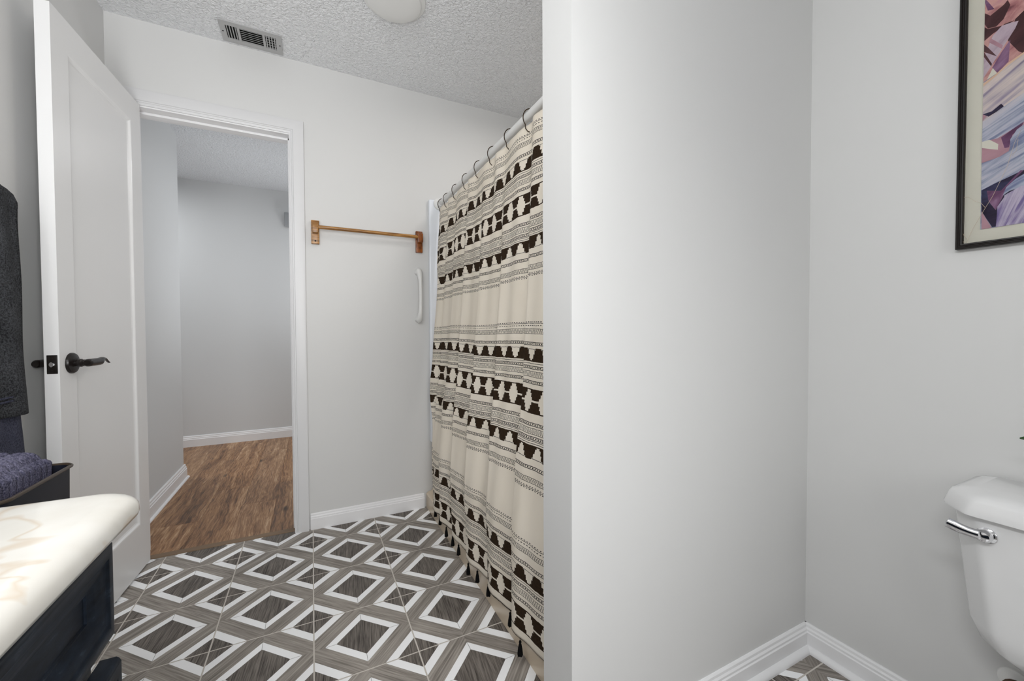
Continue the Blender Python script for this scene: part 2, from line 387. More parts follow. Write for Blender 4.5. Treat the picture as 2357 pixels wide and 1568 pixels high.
# hall
b = bmesh.new(); bx(b, HXL - 0.12, HXL, YB + 0.12, HY1, 0, ZC); struct('wall_hall_left', b, m_hall)
b = bmesh.new(); bx(b, -2.6, 1.9, HYF, HYF + 0.12, 0, ZC); struct('wall_hall_back', b, m_hall)
b = bmesh.new(); bx(b, 1.78, 1.9, YB + 0.12, HYF, 0, ZC); struct('wall_hall_right', b, m_hall)
b = bmesh.new(); bx(b, -2.6, -2.48, YB + 0.12, HYF, 0, ZC); struct('wall_hall_side', b, m_hall)
b = bmesh.new(); bx(b, -2.48, HXL - 0.12, YB, YB + 0.12, 0, ZC); bx(b, XR + 0.12, 1.78, YB, YB + 0.12, 0, ZC); struct('wall_hall_front', b, m_hall)
b = bmesh.new(); bx(b, -2.6, 1.9, YB + 0.12, HYF + 0.12, ZC, ZC + 0.1); struct('ceiling', b, m_hceil)

# ------------------------------------------------------------------ tiled floor
TP, TX0, TY0 = 0.306, -0.0073, 2.2102
b = bmesh.new(); bx(b, XL - 0.12, XR + 0.12, YN - 0.12, YB + 0.02, -0.06, -0.0005); flr = struct('floor', b, m_grout)
def tile_mesh():
    h = TP / 2 - 0.0022
    me = bpy.data.meshes.new('floor_tile'); bm = bmesh.new()
    def poly(pts, mi, z=0.0):
        f = bm.faces.new([bm.verts.new((x, y, z)) for x, y in pts]); f.material_index = mi
        if f.normal.z < 0 or True:
            f.normal_update()
            if f.normal.z < 0: f.normal_flip()
    co, ci = 0.392 * TP, 0.281 * TP         # centre diamond, outer / inner half diagonal
    ro, ri = 0.345 * TP, 0.222 * TP         # corner diamonds measured from the tile corner
    g = 0.0006
    poly([(ci, 0), (0, ci), (-ci, 0), (0, -ci)], 0)                      # dark centre
    for a, d in (((1, 0), (0, 1)), ((0, 1), (-1, 0)), ((-1, 0), (0, -1)), ((0, -1), (1, 0))):
        A = Vector(a); D = Vector(d)
        o1, o2, i1, i2 = A * co, D * co, A * ci, D * ci
        t = (o2 - o1).normalized() * g * 1.4
        poly([o1 + t, o2 - t, i2 - t, i1 + t], 1)                        # white border strip
        # joint hairlines at the mitres
        n = Vector((-A.y, A.x)) * g
        poly([A * ci + n, A * ci - n, A * co - n, A * co + n], 4, -0.0001)
    c = TP / 2
    for sx in (1, -1):
        for sy in (1, -1):
            # corner: dark triangle, white strip, clipped by the tile edge
            e = c - h
            def P(k, along):   # points on line |x|+|y| = 2c-k
                return None
            lo, li = 2 * c - ro, 2 * c - ri
            poly([(sx * h, sy * h), (sx * (li - h), sy * h), (sx * h, sy * (li - h))], 0)
            poly([(sx * (li - h), sy * h), (sx * h, sy * (li - h)), (sx * h, sy * (lo - h)), (sx * (lo - h), sy * h)], 1)
            # taupe plank between centre diamond and corner strip
            poly([(sx * co, 0), (sx * h, 0), (sx * h, sy * (lo - h)), (sx * (lo - h), sy * h), (0, sy * h), (0, sy * co)], 2 if sx * sy > 0 else 3)
    # edge skirt
    for (x0, y0, x1, y1) in ((-h, -h, h, -h), (h, -h, h, h), (h, h, -h, h), (-h, h, -h, -h)):
        f = bm.faces.new([bm.verts.new(p) for p in ((x0, y0, 0), (x1, y1, 0), (x1, y1, -0.002), (x0, y0, -0.002))]); f.material_index = 3
    bm.to_mesh(me); bm.free()
    for m in (m_td, m_tw, m_tb1, m_tb2, m_tj): me.materials.append(m)
    return me
TM = tile_mesh()
def clip_tile(xc, yc, xmin, xmax, ymin, ymax):
    me = TM.copy(); bm = bmesh.new(); bm.from_mesh(me)
    for co, no in (((xmin - xc, 0, 0), (-1, 0, 0)), ((xmax - xc, 0, 0), (1, 0, 0)), ((0, ymin - yc, 0), (0, -1, 0)), ((0, ymax - yc, 0), (0, 1, 0))):
        bmesh.ops.bisect_plane(bm, geom=bm.verts[:] + bm.edges[:] + bm.faces[:], plane_co=co, plane_no=no, clear_outer=True)
    bm.to_mesh(me); bm.free(); return me
for i in range(-3, 5):
    for j in range(-1, 11):
        xc = TX0 + (i + 0.5) * TP; yc = TY0 - (j - 0.0) * TP + 0.5 * TP
        x0, x1 = XL, (XR if yc < 1.1 else XR)
        if xc - TP / 2 > XR or xc + TP / 2 < XL or yc - TP / 2 > YB: continue
        if yc < -0.9: continue
        full = xc - TP / 2 >= XL and xc + TP / 2 <= XR and yc + TP / 2 <= YB + 0.014
        me = TM if full else clip_tile(xc, yc, XL, XR, YN, YB + 0.014)
        if len(me.polygons) == 0: continue
        o = bpy.data.objects.new('floor_tile', me); C.objects.link(o); o.location = (xc, yc, random.uniform(-0.0001, 0.0001)); o.parent = flr

# hall planks
b = bmesh.new(); bx(b, -2.6, 1.9, YB + 0.02, HYF + 0.12, -0.06, -0.003); hf = struct('floor', b, m_seal)
PW = 0.18; pl_x = HXL - 0.10
rnd = random.Random(3)
for i in range(-9, 15):
    x0 = pl_x + i * PW
    y = YB + 0.055; y -= rnd.random() * 0.9
    while y < HYF:
        L = 1.22; ya, yb2 = max(y, YB + 0.055), min(y + L, HYF)
        if yb2 - ya > 0.03:
            bm = bmesh.new(); bx(bm, -PW / 2 + 0.0003, PW / 2 - 0.0003, -(yb2 - ya) / 2 + 0.0003, (yb2 - ya) / 2 - 0.0003, -0.006, 0.0, 0.0006, 1)
            o = bm_obj('floor_plank', bm, m_hwood, hf, False); o.location = (x0 + PW / 2, (ya + yb2) / 2, 0.001)
        y += L
# transition strip under the door line
b = bmesh.new()
extrude_profile(b, [(0, -0.002), (0, 0.001), (0.004, 0.004), (0.036, 0.0045), (0.042, 0.001), (0.042, -0.002)], (DX0, YB + 0.014), (DX1, YB + 0.014), (0, 1))
struct('trim_5', b, m_seal)

# ------------------------------------------------------------------ baseboards
def bbprof(h=0.086, t=0.014): return [(0, 0.0), (t, 0.0), (t, h * 0.68), (t * 0.8, h * 0.72), (t * 0.8, h * 0.80), (t * 0.55, h * 0.86), (t * 0.5, h * 0.95), (t * 0.3, h), (0, h)]
def quarter(t0=0.014, r=0.018, n=6): return [(t0 - 0.001, 0.0)] + [(t0 + r * math.cos(PI / 2 * k / n), r * 0.95 * math.sin(PI / 2 * k / n) + 0.0) for k in range(n + 1)] + [(t0 - 0.001, r * 0.95)]
def baseboard(name, p0, p1, out, h=0.086, t=0.014, q=True):
    b = bmesh.new(); extrude_profile(b, bbprof(h, t), p0, p1, out); o = struct(name, b, m_trim, None, True, 25)
    if q:
        d = (Vector(p1) - Vector(p0)).normalized()
        b = bmesh.new(); extrude_profile(b, quarter(t, 0.017), p0, p1, out); bm_obj('shoe_moulding', b, m_trim, o)
    return o
baseboard('baseboard_back', (-0.018, YB), (0.585, YB), (0, -1), 0.084, 0.014, False)
baseboard('baseboard_partition', (PX + 0.0, PY0), (XR, PY0), (0, -1), 0.080)
baseboard('baseboard_right', (XR, PY0 - 0.0), (XR, YN), (-1, 0), 0.080)
baseboard('baseboard_left', (XL, YB), (XL, 1.2), (1, 0), 0.084, 0.014, False)
baseboard('baseboard_hall_back', (-2.48, HYF), (1.78, HYF), (0, -1), 0.100, 0.016, False)
b = bmesh.new(); extrude_profile(b, bbprof(0.10, 0.016), (HXL, YB + 0.12), (HXL, HY1 + 0.016), (1, 0)); extrude_profile(b, quarter(0.016, 0.012), (HXL, YB + 0.12), (HXL, HY1 + 0.03), (1, 0)); struct('baseboard_hall_left', b, m_trim, None, True, 25)

# ------------------------------------------------------------------ door frame and casing
b = bmesh.new(); bx(b, DX0 - 0.02, DX0, YB - 0.002, YB + 0.122, 0, DZ); bx(b, DX1, DX1 + 0.02, YB - 0.002, YB + 0.122, 0, DZ); bx(b, DX0 - 0.02, DX1 + 0.02, YB - 0.002, YB + 0.122, DZ, DZ + 0.02)
# stops
bx(b, DX0, DX0 + 0.011, YB + 0.045, YB + 0.08, 0, DZ, 0.002); bx(b, DX1 - 0.011, DX1, YB + 0.045, YB + 0.08, 0, DZ, 0.002); bx(b, DX0, DX1, YB + 0.045, YB + 0.08, DZ - 0.011, DZ, 0.002)
jamb = struct('trim_1', b, m_trim)
cas = lambda wd: [(0, 0), (0, 0.017), (wd * 0.12, 0.019), (wd * 0.72, 0.016), (wd * 0.76, 0.0125), (wd * 0.82, 0.0125), (wd * 0.86, 0.010), (wd, 0.008), (wd, 0)]
CW = 0.066
def casing_side(x_out, sgn, z1, y0, dirn):
    """casing leg; profile across x from the outer edge inward"""
    b = bmesh.new(); pr = cas(CW)
    r0 = [Vector((x_out + sgn * a, y0 + dirn * d, 0)) for a, d in pr]
    r1 = [Vector((x_out + sgn * a, y0 + dirn * d, z1 - a)) for a, d in pr]
    loft(b, [r0, r1]); return b
xo_r = DX1 + CW - 0.003; xo_l = DX0 - CW + 0.003; ztop = DZ + CW + 0.006
b = casing_side(xo_r, -1, ztop, YB, -1); struct('trim_2', b, m_casing, None, True, 20)
b = casing_side(xo_l, 1, ztop, YB, -1); struct('trim_3', b, m_casing, None, True, 20)
b = bmesh.new(); pr = cas(CW)
loft(b, [[Vector((xo_l + a, YB - d, ztop - a)) for a, d in pr], [Vector((xo_r - a, YB - d, ztop - a)) for a, d in pr]]); struct('trim_4', b, m_casing, None, True, 20)
# strike plate in the latch-side jamb
b = bmesh.new(); bx(b, DX1 - 0.0012, DX1 + 0.001, YB + 0.004, YB + 0.032, 0.915, 0.965, 0.0005, 1); bx(b, DX1 - 0.002, DX1 + 0.001, YB - 0.004, YB + 0.006, 0.922, 0.958, 0.0005, 1)
bm_obj('strike_plate', b, m_black, jamb)

# ------------------------------------------------------------------ open door
door = empty('door_1', (-0.704, 2.352, 0.012), 0); door['kind'] = 'structure'
tag(door, 'white one panel door standing open against the left wall', None)
# local: leaf runs along -Y (width), face toward room at +X
DWD, DTH, DHT = 0.612, 0.035, 2.035
door.rotation_euler = (0, 0, -math.radians(2.9))
def door_slab():
    bm = bmesh.new(); st, rl_t, rl_b = 0.088, 0.105, 0.20
    # frame as solid with recessed panel on both faces
    ys = [0, -st, -(DWD - st), -DWD]; zs = [0, rl_b, DHT - rl_t, DHT]
    bx(bm, 0, DTH, ys[1], ys[0], 0, DHT); bx(bm, 0, DTH, ys[3], ys[2], 0, DHT)
    bx(bm, 0, DTH, ys[2], ys[1], 0, zs[1]); bx(bm, 0, DTH, ys[2], ys[1], zs[2], DHT)
    return bm
bmd = door_slab(); bm_obj('door_frame', bmd, m_door, door, False)
# moulded bevel around the panel + panel
bm = bmesh.new()
y0, y1, z0, z1 = -0.088, -(DWD - 0.088), 0.20, DHT - 0.105
def ring4(i, x): return [Vector((x, y0 - i, z0 + i)), Vector((x, y1 + i, z0 + i)), Vector((x, y1 + i, z1 - i)), Vector((x, y0 - i, z1 - i))]
loft(bm, [ring4(0, DTH), ring4(0.004, DTH - 0.001), ring4(0.010, DTH - 0.007), ring4(0.016, DTH - 0.009)], cap=False)
vs4 = [bm.verts.new(p) for p in ring4(0.016, DTH - 0.009)]; bm.faces.new(vs4)
loft(bm, [ring4(0, 0.0), ring4(0.004, 0.001), ring4(0.010, 0.007), ring4(0.016, 0.009)], cap=False)
vs4 = [bm.verts.new(p) for p in ring4(0.016, 0.009)]; bm.faces.new(vs4[::-1])
bm_obj('door_panel', bm, m_door, door, False)
HZ = 0.931; HY = -(DWD - 0.060)
def lever(sign, xface):
    bm = bmesh.new()
    # rose
    lathe(bm, [(0.0335, 0), (0.0335, 0.004 * 1), (0.031, 0.008), (0.022, 0.0105), (0.014, 0.011)], 'X', 32, (0, 0, 0))
    lathe(bm, [(0.0105, 0.008), (0.0105, 0.016), (0.013, 0.018), (0.013, 0.026), (0.011, 0.028), (0.011, 0.05)], 'X', 20)
    # lever arm: thick grip then a flattened wave tip
    pts = []; rad = []; fl = []
    for k in range(25):
        f = k / 24; y = -0.013 + f * 0.152
        z = 0.0 if f < 0.5 else 0.0095 * math.sin((f - 0.5) / 0.5 * PI * 1.25) - 0.004 * (f - 0.5)
        r = 0.0125 if f < 0.52 else 0.0125 - 0.008 * min(1, (f - 0.52) / 0.35)
        if k == 0: r = 0.009
        pts.append((0.043 - 0.010 * max(0, f - 0.5), y, z)); rad.append(r)
        fl.append((1, 1) if f < 0.52 else (1 - 0.1 * f, max(0.38, 1 - (f - 0.52) * 3)))
    tube(bm, pts, rad, 14, True, fl)
    if sign < 0:
        for v in bm.verts: v.co.x = -v.co.x
    h = bm_obj('door_handle', bm, m_black, door); h.location = (xface, HY, HZ); return h
lever(1, DTH); lever(-1, 0.0)
bm = bmesh.new(); bx(bm, 0.006, 0.031, -DWD - 0.0015, -DWD + 0.001, HZ - 0.029, HZ + 0.029, 0.0012, 2)
lp = bm_obj('latch_plate', bm, m_black, door)
bm = bmesh.new()
loft(bm, [[Vector((0.0185 + 0.0085 * math.cos(a), -DWD - 0.001 - d, HZ + 0.0085 * math.sin(a))) for a in [2 * PI * k / 16 for k in range(16)]] for d in (0,)] + [[Vector((0.0185 + 0.0085 * math.cos(a) * (1 - .25 * d / .009), -DWD - 0.001 - d * (0.6 + 0.4 * math.cos(a)), HZ + 0.0085 * math.sin(a) * (1 - .1 * d / .009))) for a in [2 * PI * k / 16 for k in range(16)]] for d in (0.005, 0.009)])
bm_obj('latch_bolt', bm, m_chrome, lp)
bm = bmesh.new()
for dz in (-0.021, 0.021): lathe(bm, [(0.0032, 0), (0.003, -0.0008), (0.001, -0.001)], 'Y', 12, (0.0185, -DWD - 0.0013, HZ + dz))
bm_obj('screw', bm, m_black, lp)

# ------------------------------------------------------------------ ceiling vent
vent = empty('ceiling_vent', (-0.232, 2.266, ZC)); tag(vent, 'grey metal ceiling vent with louvres above the door', 'vent')
VW, VD = 0.246, 0.148
bm = bmesh.new(); t = 0.006
ops = [(-0.100, -0.056), (-0.046, 0.044), (0.054, 0.098)]; oy = 0.047
xs = [-VW / 2] + [v for o in ops for v in o] + [VW / 2]
for k in range(0, len(xs), 2): bx(bm, xs[k], xs[k + 1], -VD / 2, VD / 2, -t, 0, 0.0)
for (a, c_) in ops: bx(bm, a, c_, oy, VD / 2, -t, 0); bx(bm, a, c_, -VD / 2, -oy, -t, 0)
fr_ = bm_obj('frame', bm, m_vent, vent, False)
bm = bmesh.new(); bx(bm, -0.11, 0.11, -0.055, 0.055, -0.0008, 0.0002); bm_obj('duct_shade_sheet', bm, m_dark, vent, False)  # flat dark sheet painted for the shade inside the duct
def slat(cx, cy, lx, ly, rot):
    bm = bmesh.new(); bx(bm, -lx / 2, lx / 2, -ly / 2, ly / 2, -0.0006, 0.0006, 0.0003, 1)
    o = bm_obj('slat', bm, m_vent, vent, False); o.location = (cx, cy, -0.004); o.rotation_euler = rot
for k in range(7): slat(-0.001, -oy + (k + 0.5) * 2 * oy / 7, 0.090, 0.0075, (0.5, 0, 0))
for k in range(4): slat(ops[0][0] + (k + 0.5) * 0.011 + 0.0, 0, 0.0055, 2 * oy, (0, 0.6, 0))
for k in range(4): slat(ops[2][0] + (k + 0.5) * 0.011, 0, 0.0045, 2 * oy, (0, -0.5, 0))
for k in range(5): slat((ops[2][0] + ops[2][1]) / 2, -oy + (k + 0.5) * 2 * oy / 5, 0.044, 0.002, (0, 0, 0))
for sx in (-1, 1):
    bm = bmesh.new(); lathe(bm, [(0.0035, 0), (0.003, -0.0012), (0.001, -0.0015)], 'Z', 12); o = bm_obj('screw', bm, m_dark, vent); o.location = (sx * 0.113, 0, -t)

# ceiling disc
cf = empty('ceiling_light', (0.325, 1.742, ZC)); tag(cf, 'round white ceiling light with smooth cover', 'light')
bm = bmesh.new(); lathe(bm, [(0.128, 0), (0.126, -0.010), (0.112, -0.014)], 'Z', 48); bm_obj('base_ring', bm, m_plastic, cf)
bm = bmesh.new(); lathe(bm, [(0.110, -0.012), (0.110, -0.020), (0.107, -0.026), (0.099, -0.0295), (0.07, -0.032), (0.03, -0.033), (0.002, -0.0332)], 'Z', 48); bm_obj('cover', bm, m_plastic, cf)

# ------------------------------------------------------------------ towel bar on the back wall
tb = empty('towel_bar', (0.2965, YB, 1.56)); tag(tb, 'wooden towel bar with square end brackets on back wall', 'towel rail')
def bracket(cx, m, lab):
    bm = bmesh.new(); bx(bm, cx - 0.019, cx + 0.019, -0.018, 0, -0.06, 0.062, 0.002, 2)
    bx(bm, cx - 0.014, cx + 0.014, -0.052, -0.014, -0.008, 0.044, 0.002, 2)
    o = bm_obj('bracket', bm, m, tb); tag(o, lab); return o
bl = bracket(-0.273, m_oak, 'left bracket in pale honey wood'); br_ = bracket(0.269, m_redoak, 'right bracket in dark reddish wood')
bm = bmesh.new(); lathe(bm, [(0.004, -0.019), (0.004, -0.0178)], 'Y', 10, (-0.273, 0, -0.045)); bm_obj('screw_hole_shade', bm, m_dark, bl)  # dark disc stands in for the shade within the hole
bm = bmesh.new(); tube(bm, [(-0.262, -0.038, 0.024), (0.258, -0.038, 0.024)], 0.0095, 16); bm_obj('rod', bm, m_oak, tb)

# grab handle
gh = empty('grab_handle', (0.558, YB, 1.25)); tag(gh, 'white bowed grab handle on wall beside shower curtain', 'handle')
pts = []; rad = []; fl = []
for k in range(33):
    f = k / 32; z = -0.158 + f * 0.316; e = abs(2 * f - 1)
    yy = -0.048 + 0.036 * max(0, (e - 0.55) / 0.45) ** 2
    r = 0.0105 + 0.0095 * max(0, (e - 0.45) / 0.55) ** 1.3
    if k in (0, 32): r = 0.004
    elif k in (1, 31): r = 0.013
    elif k in (2, 30): r = 0.0175
    pts.append((0.006 * (1 - (2 * f - 1) ** 2), yy, z)); rad.append(r)
bm = bmesh.new(); tube(bm, pts, rad, 16); bm_obj('grip', bm, m_plastic, gh)
for sz in (-1, 1):
    bm = bmesh.new(); lathe(bm, [(0.019, 0), (0.019, -0.006), (0.016, -0.016), (0.012, -0.022)], 'Y', 24, (0, 0, sz * 0.137)); bm_obj('mount_pad', bm, m_plastic, gh)

# ------------------------------------------------------------------ shower: surround, tub, rod, rings, curtain
sp = box('shower_surround_panel', 0.622, XR - 0.002, YB - 0.028, YB - 0.001, 0.385, 1.815, m_surround, None, 0.010, 4)
tag(sp, 'white plastic shower surround panel behind the curtain edge', 'shower panel')
tub = empty('bathtub', (1.018, 1.605, 0)); tag(tub, 'almond bathtub behind the patterned shower curtain', 'bathtub')
bm = bmesh.new()
TX_0, TX_1, TY_0, TY_1, TH = 0.596, XR - 0.003, PY1 + 0.003, YB - 0.003, 0.385
cx, cy = 1.018, 1.605
def rr(x0, x1, y0, y1, r, z, n=6):
    out = []
    for (qx, qy, a0) in ((x1 - r, y1 - r, 0), (x0 + r, y1 - r, PI / 2), (x0 + r, y0 + r, PI), (x1 - r, y0 + r, 1.5 * PI)):
        for k in range(n + 1):
            a = a0 + PI / 2 * k / n; out.append(Vector((qx + r * math.cos(a) - cx, qy + r * math.sin(a) - cy, z)))
    return out
loft(bm, [rr(TX_0, TX_1, TY_0, TY_1, 0.004, 0.0), rr(TX_0, TX_1, TY_0, TY_1, 0.004, 0.080), rr(TX_0 + 0.006, TX_1, TY_0, TY_1, 0.004, 0.088), rr(TX_0 + 0.030, TX_1, TY_0, TY_1, 0.004, 0.094), rr(TX_0 + 0.040, TX_1, TY_0, TY_1, 0.004, 0.104), rr(TX_0 + 0.044, TX_1, TY_0, TY_1, 0.004, 0.33), rr(TX_0 + 0.036, TX_1, TY_0, TY_1, 0.008, 0.345),
          rr(TX_0 + 0.036, TX_1, TY_0, TY_1, 0.012, 0.375), rr(TX_0 + 0.044, TX_1 - 0.01, TY_0 + 0.01, TY_1 - 0.01, 0.012, TH), rr(TX_0 + 0.075, TX_1 - 0.05, TY_0 + 0.06, TY_1 - 0.06, 0.10, TH), rr(TX_0 + 0.09, TX_1 - 0.07, TY_0 + 0.08, TY_1 - 0.08, 0.12, TH - 0.02),
          rr(TX_0 + 0.13, TX_1 - 0.12, TY_0 + 0.14, TY_1 - 0.18, 0.14, 0.09), rr(TX_0 + 0.18, TX_1 - 0.16, TY_0 + 0.2, TY_1 - 0.25, 0.12, 0.06)])
bm_obj('basin', bm, m_tub, tub)

RODX, RODZ = 0.688, 1.79
rod = empty('curtain_rod', (RODX, 1.6, RODZ)); tag(rod, 'white shower curtain rod spanning back wall and partition', 'curtain rod')
bm = bmesh.new(); tube(bm, [(0, PY1 + 0.006 - 1.6, 0), (0, YB - 0.034 - 1.6, 0)], 0.0145, 24); bm_obj('pole', bm, m_plastic, rod)
bm = bmesh.new(); lathe(bm, [(0.034, 0), (0.034, -0.006), (0.028, -0.011), (0.019, -0.014), (0.019, -0.03), (0.016, -0.032)], 'Y', 32, (-0.006, YB - 0.029 - 1.6, 0)); bm_obj('end_flange', bm, m_plastic, rod)
bm = bmesh.new(); lathe(bm, [(0.034, 0), (0.034, 0.006), (0.028, 0.011), (0.019, 0.014), (0.019, 0.03), (0.016, 0.032)], 'Y', 32, (0, PY1 + 0.001 - 1.6, 0)); bm_obj('end_flange', bm, m_plastic, rod)

RINGY = [0.925, 1.080, 1.236, 1.388, 1.55, 1.706, 1.87, 2.03, 2.18, 2.285]
TIPS = [0.80, 1.12, 1.345, 1.56, 1.76, 1.93, 2.08, 2.20, 2.34]
def interp(x, pts):
    if x <= pts[0][0]: return pts[0][1]
    for (a, fa), (c_, fc) in zip(pts, pts[1:]):
        if x <= c_:
            t_ = (x - a) / (c_ - a); t_ = t_ * t_ * (3 - 2 * t_) * 0.5 + t_ * 0.5; return fa + (fc - fa) * t_
    return pts[-1][1]
def saw(Y):
    for a, c_ in zip(TIPS, TIPS[1:]):
        if a <= Y <= c_:
            f = (Y - a) / (c_ - a)
            if f < 0.24: g = f / 0.24; return -math.cos(PI * g)
            g = (f - 0.24) / 0.76; return math.cos(PI * g) * 0.55 + (1 - 2 * g) * 0.45
    return -1.0
def cur_x(Y, z):
    xc = interp(z, [(0.08, 0.572), (0.38, 0.573), (0.60, 0.596), (0.9, 0.630), (1.3, 0.656), (1.76, 0.676)])
    am = interp(z, [(0.08, 0.017), (0.36, 0.020), (0.6, 0.026), (0.9, 0.019), (1.3, 0.013), (1.6, 0.004), (1.76, 0.0015)])
    sh = interp(z, [(0.1, 0.0), (1.3, 0.04), (1.7, 0.05)])
    x = xc + am * saw(Y - sh) * (0.8 + 0.25 * math.sin(Y * 17 + 1.0))
    x += 0.0025 * math.sin(Y * 61 + z * 1.5) + 0.0035 * math.sin(Y * 33 + 2 * math.sin(z * 2.2)) * min(1, (1.9 - z))
    if z > 1.45: x += 0.008 * (z - 1.45) / 0.3 * math.cos(2 * PI * (Y - 1.236) / 0.155)
    return min(x, 0.70)
NY, NZ = 520, 190; YA, YZ2 = PY1 + 0.012, 2.322; ZB, ZT = 0.104, 1.758
def cur_top(Y):   # top edge dips between rings
    return ZT - 0.010 * (0.5 - 0.5 * math.cos(2 * PI * (Y - 1.236) / 0.155))
me = bpy.data.meshes.new('curtain_cloth'); verts = []; uvs = []
for j in range(NZ + 1):
    fz = j / NZ; arc = 0.0; px = None
    for i in range(NY + 1):
        Y = YA + (interp(0.1 + 1.66 * fz, [(0.1, 2.135), (0.4, 2.15), (0.95, 2.25), (1.5, 2.322)]) - YA) * i / NY
        z = ZB + (cur_top(Y) - ZB) * fz
        x = cur_x(Y, z)
        if px is not None: arc += math.hypot(x - px[0], Y - px[1])
        px = (x, Y); verts.append((x - 0.62, Y - 1.6, z)); uvs.append((arc, z + 0.003 * math.sin(Y * 9)))
faces = [(j * (NY + 1) + i, j * (NY + 1) + i + 1, (j + 1) * (NY + 1) + i + 1, (j + 1) * (NY + 1) + i) for j in range(NZ) for i in range(NY)]
me.from_pydata(verts, [], faces); uvl = me.uv_layers.new(name='UVMap')
for lp_ in me.loops: uvl.data[lp_.index].uv = uvs[lp_.vertex_index]
cur = empty('shower_curtain', (0.62, 1.6, 0)); tag(cur, 'cream shower curtain with black geometric bands and tassels', 'curtain')
cc = link('cloth', me, m_curtain, cur); md = cc.modifiers.new('thick', 'SOLIDIFY'); md.thickness = 0.0012
# rolled hem
bm = bmesh.new(); tube(bm, [(cur_x(YA + (2.135 - YA) * k / 260, ZB) - 0.62, YA + (2.135 - YA) * k / 260 - 1.6, ZB) for k in range(261)], 0.0016, 6); bm_obj('hem', bm, paint('hem_thread', srgb(60, 54, 48), 0.9, 0, 10, 0.1, 0.1), cur)
def tassel_mesh():
    bm = bmesh.new()
    tube(bm, [(0, 0, 0.0), (0, 0, -0.008)], 0.0009, 6)
    lathe(bm, [(0.001, -0.006), (0.0032, -0.008), (0.0042, -0.012), (0.0034, -0.016), (0.0044, -0.019), (0.0066, -0.030), (0.0082, -0.044), (0.0086, -0.052), (0.006, -0.0525)], 'Z', 14)
    for v in bm.verts:
        if v.co.z < -0.02:
            a = math.atan2(v.co.y, v.co.x); k = 1 + 0.10 * math.sin(a * 7); v.co.x *= k; v.co.y *= k; v.co.z += 0.0018 * math.sin(a * 5)
    me = bpy.data.meshes.new('tassel'); bmesh.ops.recalc_face_normals(bm, faces=bm.faces[:]); bm.to_mesh(me); bm.free(); me.shade_smooth(); me.materials.append(m_tassel); return me
tm_ = tassel_mesh()
for Y in (0.95, 1.075, 1.20, 1.375, 1.47, 1.535, 1.69, 1.775, 1.87, 2.0, 2.1):
    o = bpy.data.objects.new('tassel', tm_); C.objects.link(o); o.parent = cur; o.location = (cur_x(Y, ZB) - 0.62 - 0.001, Y - 1.6, ZB); o.rotation_euler = (0, 0, random.random() * 3)
# hooks
def ring_mesh():
    bm = bmesh.new(); pts = []
    for k in range(29):
        a = -0.62 * PI + (k / 28) * 1.62 * PI
        pts.append((0.0235 * math.sin(a) * -1, 0.002 * math.sin(a * 2), 0.0295 * math.cos(a) - 0.0115))
    pts = [(0.0, 0.001, -0.0600), (-0.009, 0.002, -0.0590), (-0.0175, 0.002, -0.0500)] + [(-0.027 * math.sin(a_), 0.001, 0.0255 * math.cos(a_) - 0.006 - 0.012 * (1 - math.cos(a_)) * 0.6) for a_ in [PI * 0.75 - k / 20 * 1.5 * PI for k in range(21)]]
    tube(bm, pts, 0.0018, 8)
    me = bpy.data.meshes.new('hook'); bmesh.ops.recalc_face_normals(bm, faces=bm.faces[:]); bm.to_mesh(me); bm.free(); me.shade_smooth(); me.materials.append(m_ringm); return me
rm_ = ring_mesh()
ords = ['nearest the partition wall', 'second from the partition wall', 'third from the partition wall', 'fourth from the partition wall', 'fourth from the far wall', 'third from the far wall', 'second from the far wall', 'nearest the far wall flange']
vis = RINGY[2:]
for k, Y in enumerate(vis):
    o = bpy.data.objects.new('curtain_hook', rm_); C.objects.link(o); o.location = (RODX, Y, RODZ); o.rotation_euler = (0, 0, math.radians(random.uniform(-14, 14)))
    tag(o, 'bronze hook on the shower rod, ' + ords[k], 'curtain hook', 'bronze hooks along the shower rod')

# ------------------------------------------------------------------ hall chime box
b = box('door_chime', -0.226, -0.08, HYF - 0.045, HYF - 0.001, 2.078, 2.215, m_chime, None, 0.006, 3)
tag(b, 'grey box mounted high on the hall wall beyond the door', 'wall box')

# ------------------------------------------------------------------ vanity
van = empty('vanity_cabinet', (-0.53, 0.1, 0)); tag(van, 'navy vanity cabinet with moulded drawer front under marble top', 'cabinet')
def vb(name, x0, x1, y0, y1, z0, z1, m, parent=van, bev=0.0, seg=2):
    bm = bmesh.new(); bx(bm, x0 + 0.53, x1 + 0.53, y0 - 0.1, y1 - 0.1, z0, z1, bev, seg); return bm_obj(name, bm, m, parent)
VF = -0.286; VY1, VY0 = 0.770, -0.75
vb('carcass', XL + 0.003, VF, VY0, VY1, 0.10, 0.762, m_navy, van, 0.003)
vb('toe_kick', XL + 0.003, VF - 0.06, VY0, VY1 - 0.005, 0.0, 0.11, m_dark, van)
def panel_front(y0, y1, z0, z1, xf):
    """moulded front: thick rounded frame, coved inner slope, flat recessed centre (local coords, faces +X)"""
    bm = bmesh.new()
    def rg(i, x): return [Vector((x, y0 + i, z0 + i)), Vector((x, y1 - i, z0 + i)), Vector((x, y1 - i, z1 - i)), Vector((x, y0 + i, z1 - i))]
    T_ = 0.026
    loft(bm, [rg(0, 0), rg(0, T_ - 0.008), rg(0.0015, T_ - 0.0045), rg(0.0045, T_ - 0.001), rg(0.009, T_), rg(0.020, T_ + 0.0005), rg(0.0235, T_ - 0.0022), rg(0.027, T_ - 0.003), rg(0.034, T_ - 0.0045), rg(0.042, T_ - 0.0085), rg(0.048, T_ - 0.0125), rg(0.050, T_ - 0.0128), rg(0.0515, T_ - 0.0155)])
    for v in bm.verts: v.co += Vector((xf + 0.53, -0.1, 0))
    return bm
